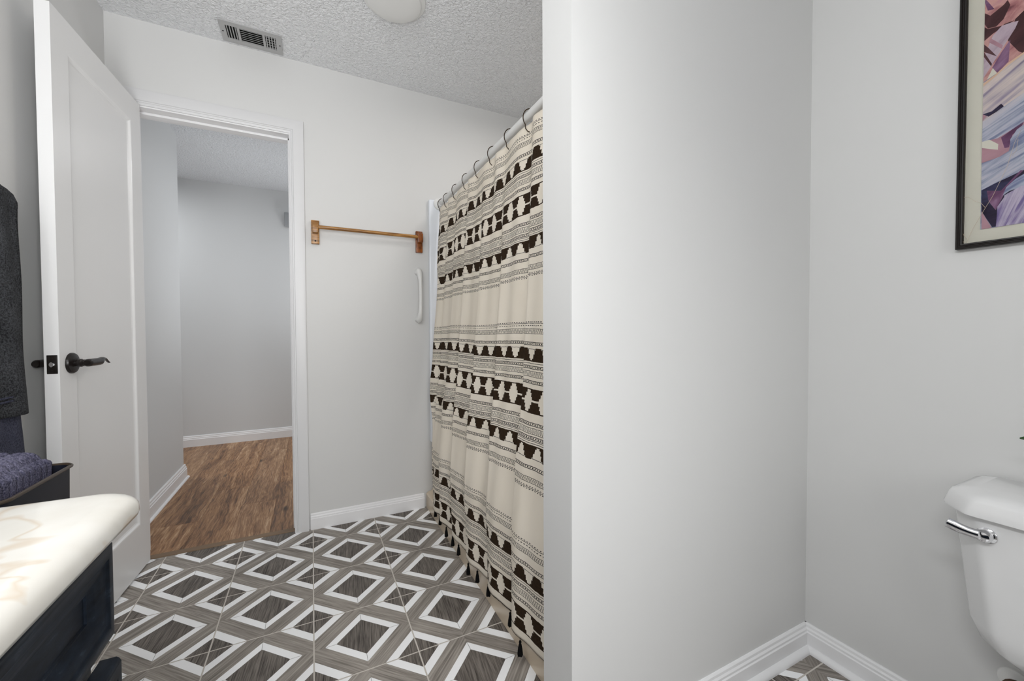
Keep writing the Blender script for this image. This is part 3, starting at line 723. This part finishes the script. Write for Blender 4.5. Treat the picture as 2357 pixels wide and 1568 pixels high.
f1 = bm_obj('drawer_front', panel_front(0.22, 0.775, 0.602, 0.742, VF), m_navy, van, True, 50)
f1b = bm_obj('drawer_front', panel_front(-0.36, 0.20, 0.602, 0.742, VF), m_navy, van, True, 50)
# lower doors, the far one slightly ajar
bm = panel_front(0.22, 0.775, 0.13, 0.568, VF)
pv = Vector((VF + 0.53, 0.22 - 0.1, 0)); rm = Matrix.Rotation(-math.radians(0.7), 4, 'Z')
for v in bm.verts: v.co = pv + rm @ (v.co - pv)
bm_obj('cabinet_door', bm, m_navy, van, True, 50)
bm_obj('cabinet_door', panel_front(-0.36, 0.20, 0.13, 0.568, VF), m_navy, van, True, 50)
# marble top
ct = empty('countertop', (-0.52, 0.1, 0.78)); tag(ct, 'cream marble vanity top with brown veins and rounded edge', 'countertop')
bm = bmesh.new()
def ctr(ins, z, r):
    x0, x1, y0, y1 = XL + 0.003, -0.236 - ins, VY0 - 0.01, 0.822 - ins; out = []
    out.append(Vector((x0, y0, z))); out.append(Vector((x1, y0, z)))
    n = 10
    for k in range(n + 1):
        a = PI / 2 * k / n; out.append(Vector((x1 - r + r * math.cos(a), y1 - r + r * math.sin(a), z)))
    out.append(Vector((x0, y1, z)))
    return [v - Vector((-0.52, 0.1, 0.78)) for v in out]
rings = [ctr(0.010, 0.764, 0.030), ctr(0.002, 0.766, 0.035)]
rings += [ctr(0.0, 0.772, 0.036)]
for k in range(1, 8): a = PI / 2 * k / 7; rings.append(ctr(0.030 * (1 - math.cos(a)), 0.777 + 0.0255 * math.sin(a), 0.036))
loft(bm, rings); bm_obj('top', bm, m_marble, ct, True, 60)
bm = bmesh.new(); bx(bm, XL + 0.002 + 0.52, XL + 0.02 + 0.52, VY0 - 0.1, 0.80 - 0.1, 0.02, 0.12, 0.004); bm_obj('backsplash', bm, m_marble, ct)

# ------------------------------------------------------------------ navy bin beyond the vanity, with folded plush towel
bn = empty('laundry_bin', (-0.585, 0.95, 0)); tag(bn, 'navy metal bin with bronze rim standing behind the vanity', 'bin')
BZ = 0.792
def brr(hx, hy, r, z, n=8):
    out = []
    for (sx, sy, a0) in ((1, 1, 0), (-1, 1, PI / 2), (-1, -1, PI), (1, -1, 1.5 * PI)):
        for k in range(n + 1):
            a = a0 + PI / 2 * k / n; out.append(Vector((sx * (hx - r) + r * math.cos(a), sy * (hy - r) + r * math.sin(a), z)))
    return out
bm = bmesh.new(); loft(bm, [brr(0.165, 0.098, 0.022, 0.0), brr(0.178, 0.103, 0.022, BZ)], cap=False)
loft(bm, [brr(0.176, 0.101, 0.022, BZ), brr(0.163, 0.096, 0.022, 0.004)], cap=False); bm.faces.new([bm.verts.new(p) for p in brr(0.163, 0.096, 0.022, 0.004)])
bm_obj('body', bm, m_binm, bn)
bm = bmesh.new(); rp = brr(0.180, 0.105, 0.024, BZ); rp.append(rp[0]); rp.append(rp[1]); tube(bm, rp, 0.0030, 10, False); bm_obj('rim', bm, m_binrim, bn)
# plush towel lying folded in the bin
bm = bmesh.new(); NX_, NY_ = 210, 124
grid = []
for i in range(NX_ + 1):
    row = []
    for j in range(NY_ + 1):
        u, v_ = i / NX_ * 2 - 1, j / NY_ * 2 - 1
        x, y = u * 0.160, v_ * 0.090
        edge = max(abs(u) ** 12, abs(v_) ** 9)
        z = 0.026 * (1 - edge) + 0.004 * (1 - v_ * v_) + 0.004 * math.sin(x * 22) 
        cxn = x / 0.030; cyn = y / 0.017 + (0.5 if int(math.floor(cxn)) % 2 else 0)
        fx, fy = cxn - math.floor(cxn) - .5, cyn - math.floor(cyn) - .5
        puff = max(0, 1 - (abs(fx) * 2) ** 3) ** 0.6 * max(0, 1 - (abs(fy) * 2) ** 3) ** 0.6
        z += 0.0095 * puff + 0.0022 * noise.noise(Vector((x, y, 0)) * 220)
        row.append(bm.verts.new((x, y, z)))
    grid.append(row)
for i in range(NX_):
    for j in range(NY_): bm.faces.new((grid[i][j], grid[i + 1][j], grid[i + 1][j + 1], grid[i][j + 1]))
# sides down into the bin
for seq in ([grid[i][0] for i in range(NX_ + 1)], [grid[NX_][j] for j in range(NY_ + 1)], [grid[i][NY_] for i in range(NX_, -1, -1)], [grid[0][j] for j in range(NY_, -1, -1)]):
    low = [bm.verts.new((v.co.x * 0.98, v.co.y * 0.98, -0.07)) for v in seq]
    for k in range(len(seq) - 1): bm.faces.new((seq[k], low[k], low[k + 1], seq[k + 1]))
tw = bm_obj('folded_towel', bm, m_blueterry, None, True, 80); tw.location = (-0.592, 0.95, BZ + 0.002); tw.rotation_euler = (0, 0, 0)
tag(tw, 'blue grey plush towel folded inside the navy bin', 'towel')

# ------------------------------------------------------------------ wall towels and their bar
wb = empty('towel_rail', (XL, 1.36, 1.40)); tag(wb, 'dark rail on left wall holding the charcoal towel', 'towel rail')
bm = bmesh.new(); tube(bm, [(0.055, -0.30, 0), (0.055, 0.235, 0)], 0.007, 12); bm_obj('rail', bm, m_black, wb)
for yy in (-0.28, 0.215):
    bm = bmesh.new(); lathe(bm, [(0.02, 0.001), (0.02, 0.006), (0.009, 0.01), (0.009, 0.06)], 'X', 16, (0, yy, 0)); bm_obj('mount', bm, m_black, wb)
def drape(name, y0, y1, ztop, zfront, zback, xr, thick, m, flare=0.0, parent=None, seed=0.0, round_=0.03):
    """towel folded over the rail: front and back sheets"""
    bm = bmesh.new(); NYd, K = 46, 60; org = Vector((XL, 1.36, 0)); rows = []
    path = []
    xf, xb = xr + 0.014, xr - 0.010
    for k in range(K + 1):
        f = k / K
        if f < 0.55: s = f / 0.55; path.append((xf, zfront + (ztop - 0.014 - zfront) * s))
        elif f < 0.65: a = (f - 0.55) / 0.10 * PI; path.append((xr + 0.002 + 0.012 * math.cos(a), ztop - 0.014 + 0.014 * math.sin(a)))
        else: s = (f - 0.65) / 0.35; path.append((xb, ztop - 0.014 - (ztop - 0.014 - zback) * s))
    for k, (x, z) in enumerate(path):
        row = []
        for j in range(NYd + 1):
            g = j / NYd; y = y0 + (y1 - y0) * g
            low = max(0, (ztop - z) / (ztop - zfront))
            yy = y + flare * low * (g) * (g) + 0.004 * math.sin(z * 17 + seed) * g
            front = k < K * 0.6
            xx = x + (0.010 * math.sin(g * 13 + seed + low * 1.2) * low + 0.004 * math.sin(g * 31 + z * 5)) * (1 if front else 0.2)
            # rounded shoulder at the side edge
            e = max(0, (g - (1 - round_ / (y1 - y0)))) / (round_ / (y1 - y0)); zz = z - (0.026 * (1 - math.sqrt(max(0, 1 - e * e)))) * max(0, 1 - (ztop - z) / 0.12)
            row.append(bm.verts.new(Vector((XL + max(0.004, xx), yy, zz)) - org))
        rows.append(row)
    for a, c_ in zip(rows, rows[1:]):
        for j in range(NYd): bm.faces.new((a[j], a[j + 1], c_[j + 1], c_[j]))
    o = bm_obj(name, bm, m, parent, True, 80); mo = o.modifiers.new('thick', 'SOLIDIFY'); mo.thickness = thick; mo.offset = 0
    return o
tl = drape('bath_towel', 1.15, 1.585, 1.424, 0.82, 0.95, 0.055, 0.012, m_towel, 0.0, None, 0.5); tl.location = (XL, 1.36, 0)
tag(tl, 'charcoal terry towel hanging on the left wall', 'towel')
tl2 = drape('hand_towel', 1.16, 1.565, 1.404, 0.62, 0.80, 0.055, 0.008, m_towelb, 0.055, None, 2.2); tl2.location = (XL - 0.0, 1.36, 0)
tag(tl2, 'navy towel showing its flared hem below the charcoal towel', 'towel')
for v in tl2.data.vertices: v.co.x = v.co.x * 0.72 + 0.008
# woven hem band of the charcoal towel
bm = bmesh.new()
for zc in (0.872, 0.862): tube(bm, [(0.0775, -0.205 + 0.43 * k / 20, zc) for k in range(21)], 0.003, 6)
bm_obj('hem_band', bm, m_towelb, tl)

# ------------------------------------------------------------------ framed picture on right wall (faces -X)
pic = empty('framed_picture', (XR, 0.12, 1.237)); tag(pic, 'black framed abstract watercolour in pink and blue with cracked glass', 'picture')
FY1, FY0, FZ0, FZ1 = 0.412, -0.17, 1.237, 2.06     # outer frame extents, left edge = FY1
def L(y, z, d): return Vector((-d, y - 0.12, z - 1.237))
bm = bmesh.new(); fw = 0.0125
def fring(i, d): return [L(FY1 - i, FZ0 + i, d), L(FY0 + i, FZ0 + i, d), L(FY0 + i, FZ1 - i, d), L(FY1 - i, FZ1 - i, d)]
loft(bm, [fring(0, 0.001), fring(0, 0.017), fring(0.0015, 0.0185), fring(0.004, 0.0185), fring(0.0055, 0.0165), fring(0.0075, 0.0165), fring(0.009, 0.018), fring(0.0115, 0.0175), fring(fw, 0.016), fring(fw, 0.006)], cap=False)
bm_obj('frame', bm, paint('black_brown_frame', srgb(22, 17, 15), 0.35, 0.02, 40, 0.2, 0.3), pic, True, 40)
bm = bmesh.new(); bm.faces.new([bm.verts.new(v) for v in fring(0.008, 0.0075)]); 
b2 = bm_obj('mat_board', bm, m_mat, pic, False); sm = b2.modifiers.new('t', 'SOLIDIFY'); sm.thickness = 0.0015
# artwork: a flat print, painted shapes as coloured faces of one sheet
AY1, AZ0 = 0.3725, 1.279; AY0, AZ1 = FY0 + 0.04, FZ1 - 0.045
def streaks(name, cols, ang, sc=55, stretch=0.12):
    t = NT(name); v = t.mapping(t.obj(), (1, 1, 1), (ang, 0, 0)); v = t.mapping(v, (1, stretch, 1))
    n = t.noise(v, sc, 4, 0.6, 0.8); n2 = t.noise(t.obj(), 14, 3, 0.6)
    f = t.math('ADD', t.math('MULTIPLY', n, 0.75), t.math('MULTIPLY', n2, 0.25))
    t.col(t.ramp(f, [(0.30 + 0.4 * k / (len(cols) - 1), srgb(*c)) for k, c in enumerate(cols)])); return t.set(0.7, 0, 0.2)
A_ = {
 'pink': streaks('art_pink', [(96, 52, 58), (170, 116, 118), (206, 160, 152), (190, 140, 146)], 0.6, 30, 0.5),
 'dusk': streaks('art_dark_brown', [(44, 28, 30), (70, 44, 46), (96, 62, 66)], 0.6, 30, 0.4),
 'lilac': streaks('art_lilac', [(150, 128, 142), (190, 172, 184), (206, 190, 198)], 0.8, 30, 0.3),
 'rose': streaks('art_rose', [(150, 112, 122), (178, 138, 148), (186, 150, 160)], 0.5, 18, 0.5),
 'ribbon1': streaks('art_grey_ribbon', [(104, 92, 112), (160, 148, 166), (200, 188, 188), (222, 208, 200), (178, 168, 184)], 0.62, 70, 0.06),
 'ribbon2': streaks('art_blue_ribbon', [(96, 104, 136), (140, 146, 172), (186, 188, 202), (206, 200, 206), (128, 138, 168)], 0.52, 70, 0.06),
 'ribbon3': streaks('art_blue_petal', [(84, 92, 128), (130, 138, 168), (180, 184, 200), (150, 158, 184)], 0.5, 70, 0.06),
 'navy': streaks('art_navy', [(28, 22, 36), (44, 38, 60), (62, 66, 98)], 0.3, 30, 0.5),
 'plum': streaks('art_plum', [(70, 40, 66), (112, 76, 108), (150, 118, 146)], 0.9, 40, 0.3),
 'fan': streaks('art_violet_fan', [(70, 58, 110), (128, 114, 158), (196, 186, 204), (150, 138, 178)], 1.25, 70, 0.08),
 'peach': streaks('art_peach_edge', [(214, 178, 150), (226, 198, 172)], 0.5, 20, 0.5),
 'cream': m_mat,
}
def px2w(x, y):
    """photo position on the print -> wall coordinates (right wall plane, x = 1.43)"""
    f_ = 929.2; v = ((x - 1178.5) / f_, -(y - 784) / f_, 1.0)
    d = [sum(R[k][i] * v[k] for k in range(3)) for i in range(3)]
    t_ = (XR - 0.0085) / d[0]; return (t_ * d[1], 1.039 + t_ * d[2])
names = list(A_.keys()); bm = bmesh.new()
def art_poly(pts, key, lvl):
    P_ = [px2w(x, y) for x, y in pts]
    f = bm.faces.new([bm.verts.new(L(min(y, AY1), max(z, AZ0), 0.0086 + lvl * 0.00004)) for y, z in P_]); f.material_index = names.index(key)
f = bm.faces.new([bm.verts.new(L(a, c_, 0.0085)) for a, c_ in ((AY1, AZ0), (AY0, AZ0), (AY0, AZ1), (AY1, AZ1))]); f.material_index = names.index('ribbon3')
O = lambda zx, zy: (2230 + zx / 5.228, zy / 5.228)          # zoomed crop of the upper print
Q = lambda zx, zy: (2190 + zx / 4.9, 280 + zy / 4.9)        # zoomed crop of the lower print
def zp(fn, l): return [fn(a, c_) for a, c_ in l]
art_poly(zp(O, [(150, -400), (1400, -400), (1400, 300), (700, 640), (150, 1000)]), 'pink', 1)
art_poly(zp(O, [(660, 130), (560, 230), (470, 490), (600, 620), (664, 640), (1000, 420), (1000, 60)]), 'dusk', 2)
art_poly(zp(O, [(155, 180), (260, 190), (420, 60), (470, 0), (500, 60), (420, 230), (330, 320), (230, 345), (155, 310)]), 'dusk', 2)
art_poly(zp(O, [(155, 10), (240, 30), (310, 110), (230, 130), (155, 60)]), 'plum', 3)
art_poly(zp(O, [(155, 345), (230, 350), (400, 310), (560, 240), (430, 290), (300, 400), (155, 510)]), 'dusk', 3)
art_poly(zp(O, [(600, 250), (520, 270), (400, 310), (290, 430), (155, 700), (155, 950), (230, 860), (420, 560), (560, 340)]), 'lilac', 4)
art_poly(zp(O, [(155, 550), (240, 580), (340, 680), (155, 640)]), 'dusk', 5)
art_poly(zp(O, [(155, 640), (280, 770), (270, 800), (155, 700)]), 'dusk', 5)
art_poly(zp(O, [(270, 465), (410, 545), (400, 590), (240, 510)]), 'rose', 5)
art_poly(zp(O, [(500, 480), (480, 740), (350, 880), (280, 820), (400, 620)]), 'plum', 5)
art_poly(zp(O, [(290, 820), (220, 960), (340, 880)]), 'cream', 6)
art_poly(zp(O, [(155, 1010), (330, 890), (470, 760), (664, 625), (1100, 400), (1100, 480), (664, 660), (470, 800), (300, 960), (155, 1070)]), 'peach', 6)
art_poly(zp(O, [(155, 1050), (300, 940), (470, 790), (664, 650), (1100, 440), (1100, 1000), (664, 1120), (400, 1300), (155, 1480)]), 'ribbon1', 7)
art_poly(zp(O, [(160, 1380), (280, 1340), (390, 1250), (425, 1280), (330, 1350), (240, 1405)]), 'navy', 8)
art_poly(zp(O, [(155, 1380), (220, 1400), (155, 1460)]), 'rose', 8)
art_poly(zp(O, [(155, 1470), (420, 1300), (664, 1120), (1100, 980), (1100, 1500), (664, 1470), (520, 1580), (400, 1700), (155, 1900)]), 'ribbon2', 9)
art_poly(zp(Q, [(340, 230), (520, 190), (700, 80), (818, 0), (818, 60), (700, 150), (650, 330), (540, 400), (340, 470)]), 'rose', 10)
art_poly(zp(Q, [(560, 180), (700, 80), (818, 0), (790, 60), (690, 150), (650, 290), (600, 300)]), 'plum', 11)
art_poly(zp(Q, [(340, 232), (430, 205), (530, 255), (525, 318), (430, 310), (340, 300)]), 'cream', 12)
art_poly(zp(Q, [(658, 320), (665, 200), (740, 90), (860, 0), (860, 250)]), 'ribbon3', 12)
art_poly(zp(Q, [(340, 478), (560, 390), (818, 235), (900, 200), (900, 520), (700, 590), (500, 690), (340, 775)]), 'ribbon2', 13)
art_poly(zp(Q, [(340, 778), (500, 695), (818, 545), (900, 520), (900, 700), (600, 830), (520, 1180), (460, 1190), (340, 1010)]), 'navy', 14)
art_poly(zp(Q, [(400, 780), (560, 780), (780, 550), (818, 548), (700, 660), (590, 830), (500, 1000), (420, 900)]), 'plum', 15)
art_poly(zp(Q, [(580, 835), (620, 740), (720, 650), (818, 590), (900, 560), (900, 720), (760, 750), (660, 780)]), 'ribbon3', 16)
art_poly(zp(Q, [(520, 960), (620, 820), (780, 730), (900, 700), (900, 1180), (500, 1260), (510, 1100)]), 'fan', 17)
art_poly(zp(Q, [(340, 1010), (450, 1190), (450, 1260), (340, 1260)]), 'rose', 17)
bm_obj('print', bm, [A_[k] for k in names], pic, False)
bm = bmesh.new(); bm.faces.new([bm.verts.new(v) for v in fring(0.010, 0.0125)]); 
gl = bm_obj('glass', bm, m_glass, pic, False)
def crack(pts, r=0.00035):
    bm = bmesh.new(); P_ = [px2w(x, y) for x, y in pts]; tube(bm, [L(y, z, 0.0130) for y, z in P_], r, 5); bm_obj('crack', bm, m_crack, pic)
crack(zp(Q, [(115, 858), (200, 855), (270, 900), (345, 925), (385, 970)]))
crack(zp(Q, [(175, 1372), (250, 1210), (340, 1060), (400, 960), (470, 850), (560, 670), (640, 500), (720, 240), (790, 100)]))
crack(zp(Q, [(105, 1300), (150, 1370)])); crack(zp(Q, [(115, 1210), (150, 1290), (185, 1330)])); crack(zp(Q, [(690, 390), (740, 330), (760, 200)]))

# ------------------------------------------------------------------ toilet
tt = empty('toilet', (1.18, 0.12, 0)); tag(tt, 'white porcelain toilet with chrome flush lever on right wall', 'toilet')
TC = 0.115; OX = 1.18; OY = 0.12
def tank_ring(xf, hy, z, ch=0.045, xb=XR - 0.012):
    """plan of the tank: front at xf (towards -X), half width hy about TC, chamfered and softened front corners"""
    r = []
    y1, y0 = TC + hy, TC - hy
    pts = [(xb, y0), (xb, y1), (xf + ch, y1), (xf, y1 - ch * 0.95), (xf, y0 + ch * 0.95), (xf + ch, y0)]
    out = []
    n = len(pts)
    for i, p in enumerate(pts):
        a = Vector(pts[i - 1]); b_ = Vector(p); c_ = Vector(pts[(i + 1) % n]); rad_ = 0.012
        da, dc = (a - b_).normalized() * rad_, (c_ - b_).normalized() * rad_
        for k in range(5):
            s = k / 4; q = (b_ + da) * (1 - s) ** 2 + b_ * 2 * s * (1 - s) + (b_ + dc) * s * s
            out.append(Vector((q.x - OX, q.y - OY, z)))
    return out
bm = bmesh.new()
loft(bm, [tank_ring(1.285, 0.178, 0.348, 0.05), tank_ring(1.268, 0.197, 0.353, 0.05), tank_ring(1.257, 0.213, 0.370, 0.047), tank_ring(1.250, 0.227, 0.41, 0.047), tank_ring(1.240, 0.247, 0.62, 0.047), tank_ring(1.238, 0.250, 0.653, 0.047)])
bm_obj('tank', bm, m_porcelain, tt, True, 40)
bm = bmesh.new()
loft(bm, [tank_ring(1.232, 0.250, 0.650, 0.05), tank_ring(1.222, 0.263, 0.652, 0.050), tank_ring(1.222, 0.264, 0.657, 0.050), tank_ring(1.227, 0.257, 0.680, 0.05), tank_ring(1.231, 0.253, 0.687, 0.05), tank_ring(1.242, 0.241, 0.692, 0.048), tank_ring(1.262, 0.221, 0.695, 0.04)])
bm_obj('tank_lid', bm, m_porcelain, tt, True, 40)
# lever
bm = bmesh.new(); lathe(bm, [(0.0155, 0.001), (0.0155, -0.003), (0.011, -0.006)], 'X', 24, (1.239 - OX, 0.303 - OY, 0.616))
lathe(bm, [(0.010, -0.004), (0.0125, -0.010), (0.0125, -0.015), (0.009, -0.021), (0.003, -0.023)], 'X', 20, (1.239 - OX, 0.303 - OY, 0.617))
pts = [(-0.014, 0.0, 0.0), (-0.016, 0.009, 0.0), (-0.018, 0.019, 0.001), (-0.020, 0.031, 0.003), (-0.022, 0.043, 0.007), (-0.023, 0.051, 0.0095), (-0.023, 0.053, 0.0100)]
tube(bm, [(1.239 - OX + a, 0.303 - OY + b_, 0.617 + c_) for a, b_, c_ in pts], [0.0095, 0.0085, 0.0082, 0.0088, 0.0096, 0.0090, 0.003], 16, True, (0.75, 1.2))
bm_obj('flush_lever', bm, m_chrome, tt)
def oval(cx_, cy_, rx_, ry_, z, n=28, egg=0.0): return [Vector((cx_ + rx_ * math.cos(a) * (1 + egg * (math.cos(a) < 0) * abs(math.cos(a))) - OX, cy_ + ry_ * math.sin(a) - OY, z)) for a in [2 * PI * k / n for k in range(n)]]
bm = bmesh.new()
loft(bm, [oval(1.08, TC, 0.155, 0.10, 0.0), oval(1.08, TC, 0.15, 0.095, 0.03), oval(1.09, TC, 0.13, 0.08, 0.12), oval(1.06, TC, 0.155, 0.10, 0.22), oval(1.03, TC, 0.19, 0.15, 0.31), oval(0.99, TC, 0.20, 0.160, 0.332), oval(0.99, TC, 0.20, 0.160, 0.342), oval(0.99, TC, 0.16, 0.13, 0.342), oval(1.0, TC, 0.14, 0.12, 0.32), oval(1.04, TC, 0.08, 0.07, 0.22)])
bx(bm, 1.15 - OX, XR - 0.03 - OX, TC - 0.085 - OY, TC + 0.085 - OY, 0.24, 0.350, 0.02, 3)
bm_obj('bowl', bm, m_porcelain, tt)
bm = bmesh.new(); loft(bm, [oval(0.98, TC, 0.205, 0.160, 0.343), oval(0.98, TC, 0.21, 0.163, 0.349), oval(0.98, TC, 0.21, 0.163, 0.362), oval(0.98, TC, 0.20, 0.155, 0.370)]); bm_obj('seat_lid', bm, m_plastic, tt)
# shut-off valve
sv = empty('shutoff_valve', (XR, 0.306, 0.225)); tag(sv, 'brown water valve on the wall below the toilet tank', 'valve')
bm = bmesh.new(); lathe(bm, [(0.027, 0.0), (0.026, -0.003), (0.018, -0.007), (0.009, -0.009)], 'X', 24, (0, 0, 0)); bm_obj('escutcheon', bm, m_plastic, sv)
bm = bmesh.new(); tube(bm, [(-0.004, 0, 0), (-0.03, -0.004, 0.003), (-0.053, -0.016, 0.014)], 0.008, 12); bm_obj('stub_pipe', bm, m_chrome, sv)
bm = bmesh.new(); lathe(bm, [(0.004, -0.05), (0.019, -0.052), (0.022, -0.060), (0.019, -0.067), (0.004, -0.069)], 'X', 18, (0, -0.016, 0.014)); bm_obj('knob', bm, paint('rusty_brown_knob', srgb(66, 46, 30), 0.5, 0.4, 60, 0.4, 0.4), sv)

# ------------------------------------------------------------------ potted plant on the tank lid
pp = empty('potted_plant', (1.345, 0.14, 0.6955)); tag(pp, 'green leafy plant in a white pot on the toilet tank', 'plant')
bm = bmesh.new(); lathe(bm, [(0.034, 0), (0.037, 0.003), (0.046, 0.07), (0.047, 0.075), (0.043, 0.075), (0.040, 0.062)], 'Z', 28); bm_obj('pot', bm, m_pot, pp)
bm = bmesh.new(); lathe(bm, [(0.0405, 0.060), (0.0405, 0.066), (0.001, 0.068)], 'Z', 20); bm_obj('soil', bm, m_soil, pp)
def leaf(dx, dy, dz, wid, tilt=0.15):
    bm = bmesh.new(); d = Vector((dx, dy, dz)); base = Vector((0, 0, 0.066)); side = d.cross(Vector((0, 0, 1))).normalized(); n = 12; rows = []
    for k in range(n + 1):
        f = k / n; c_ = base + Vector((dx, dy, 0)) * f + Vector((0, 0, dz)) * math.sin(f * PI * 0.62) / math.sin(0.62 * PI)
        lf = max(0, (f - 0.35) / 0.65); wd = (0.0012 if f < 0.35 else 0.0012 + wid * math.sin(lf * PI) ** 0.8 * (1 - 0.25 * lf))
        rows.append([bm.verts.new(c_ - side * wd + Vector((0, 0, tilt * wd))), bm.verts.new(c_), bm.verts.new(c_ + side * wd - Vector((0, 0, (tilt if tilt > 0.2 else -tilt) * wd)))])
    for a, c_ in zip(rows, rows[1:]):
        for j in range(2): bm.faces.new((a[j], a[j + 1], c_[j + 1], c_[j]))
    o = bm_obj('leaf', bm, m_leaf, pp, True, 80); o.modifiers.new('t', 'SOLIDIFY').thickness = 0.0006
leaf(-0.03, 0.139, 0.052, 0.014, 1.1)
for k in range(9):
    a = 2.2 + k * 0.62; r_ = 0.07 + 0.02 * (k % 3)
    yv = r_ * math.sin(a); xv = 0.7 * r_ * math.cos(a)
    leaf(xv, min(yv, 0.05), 0.08 + 0.03 * (k % 2), 0.015)
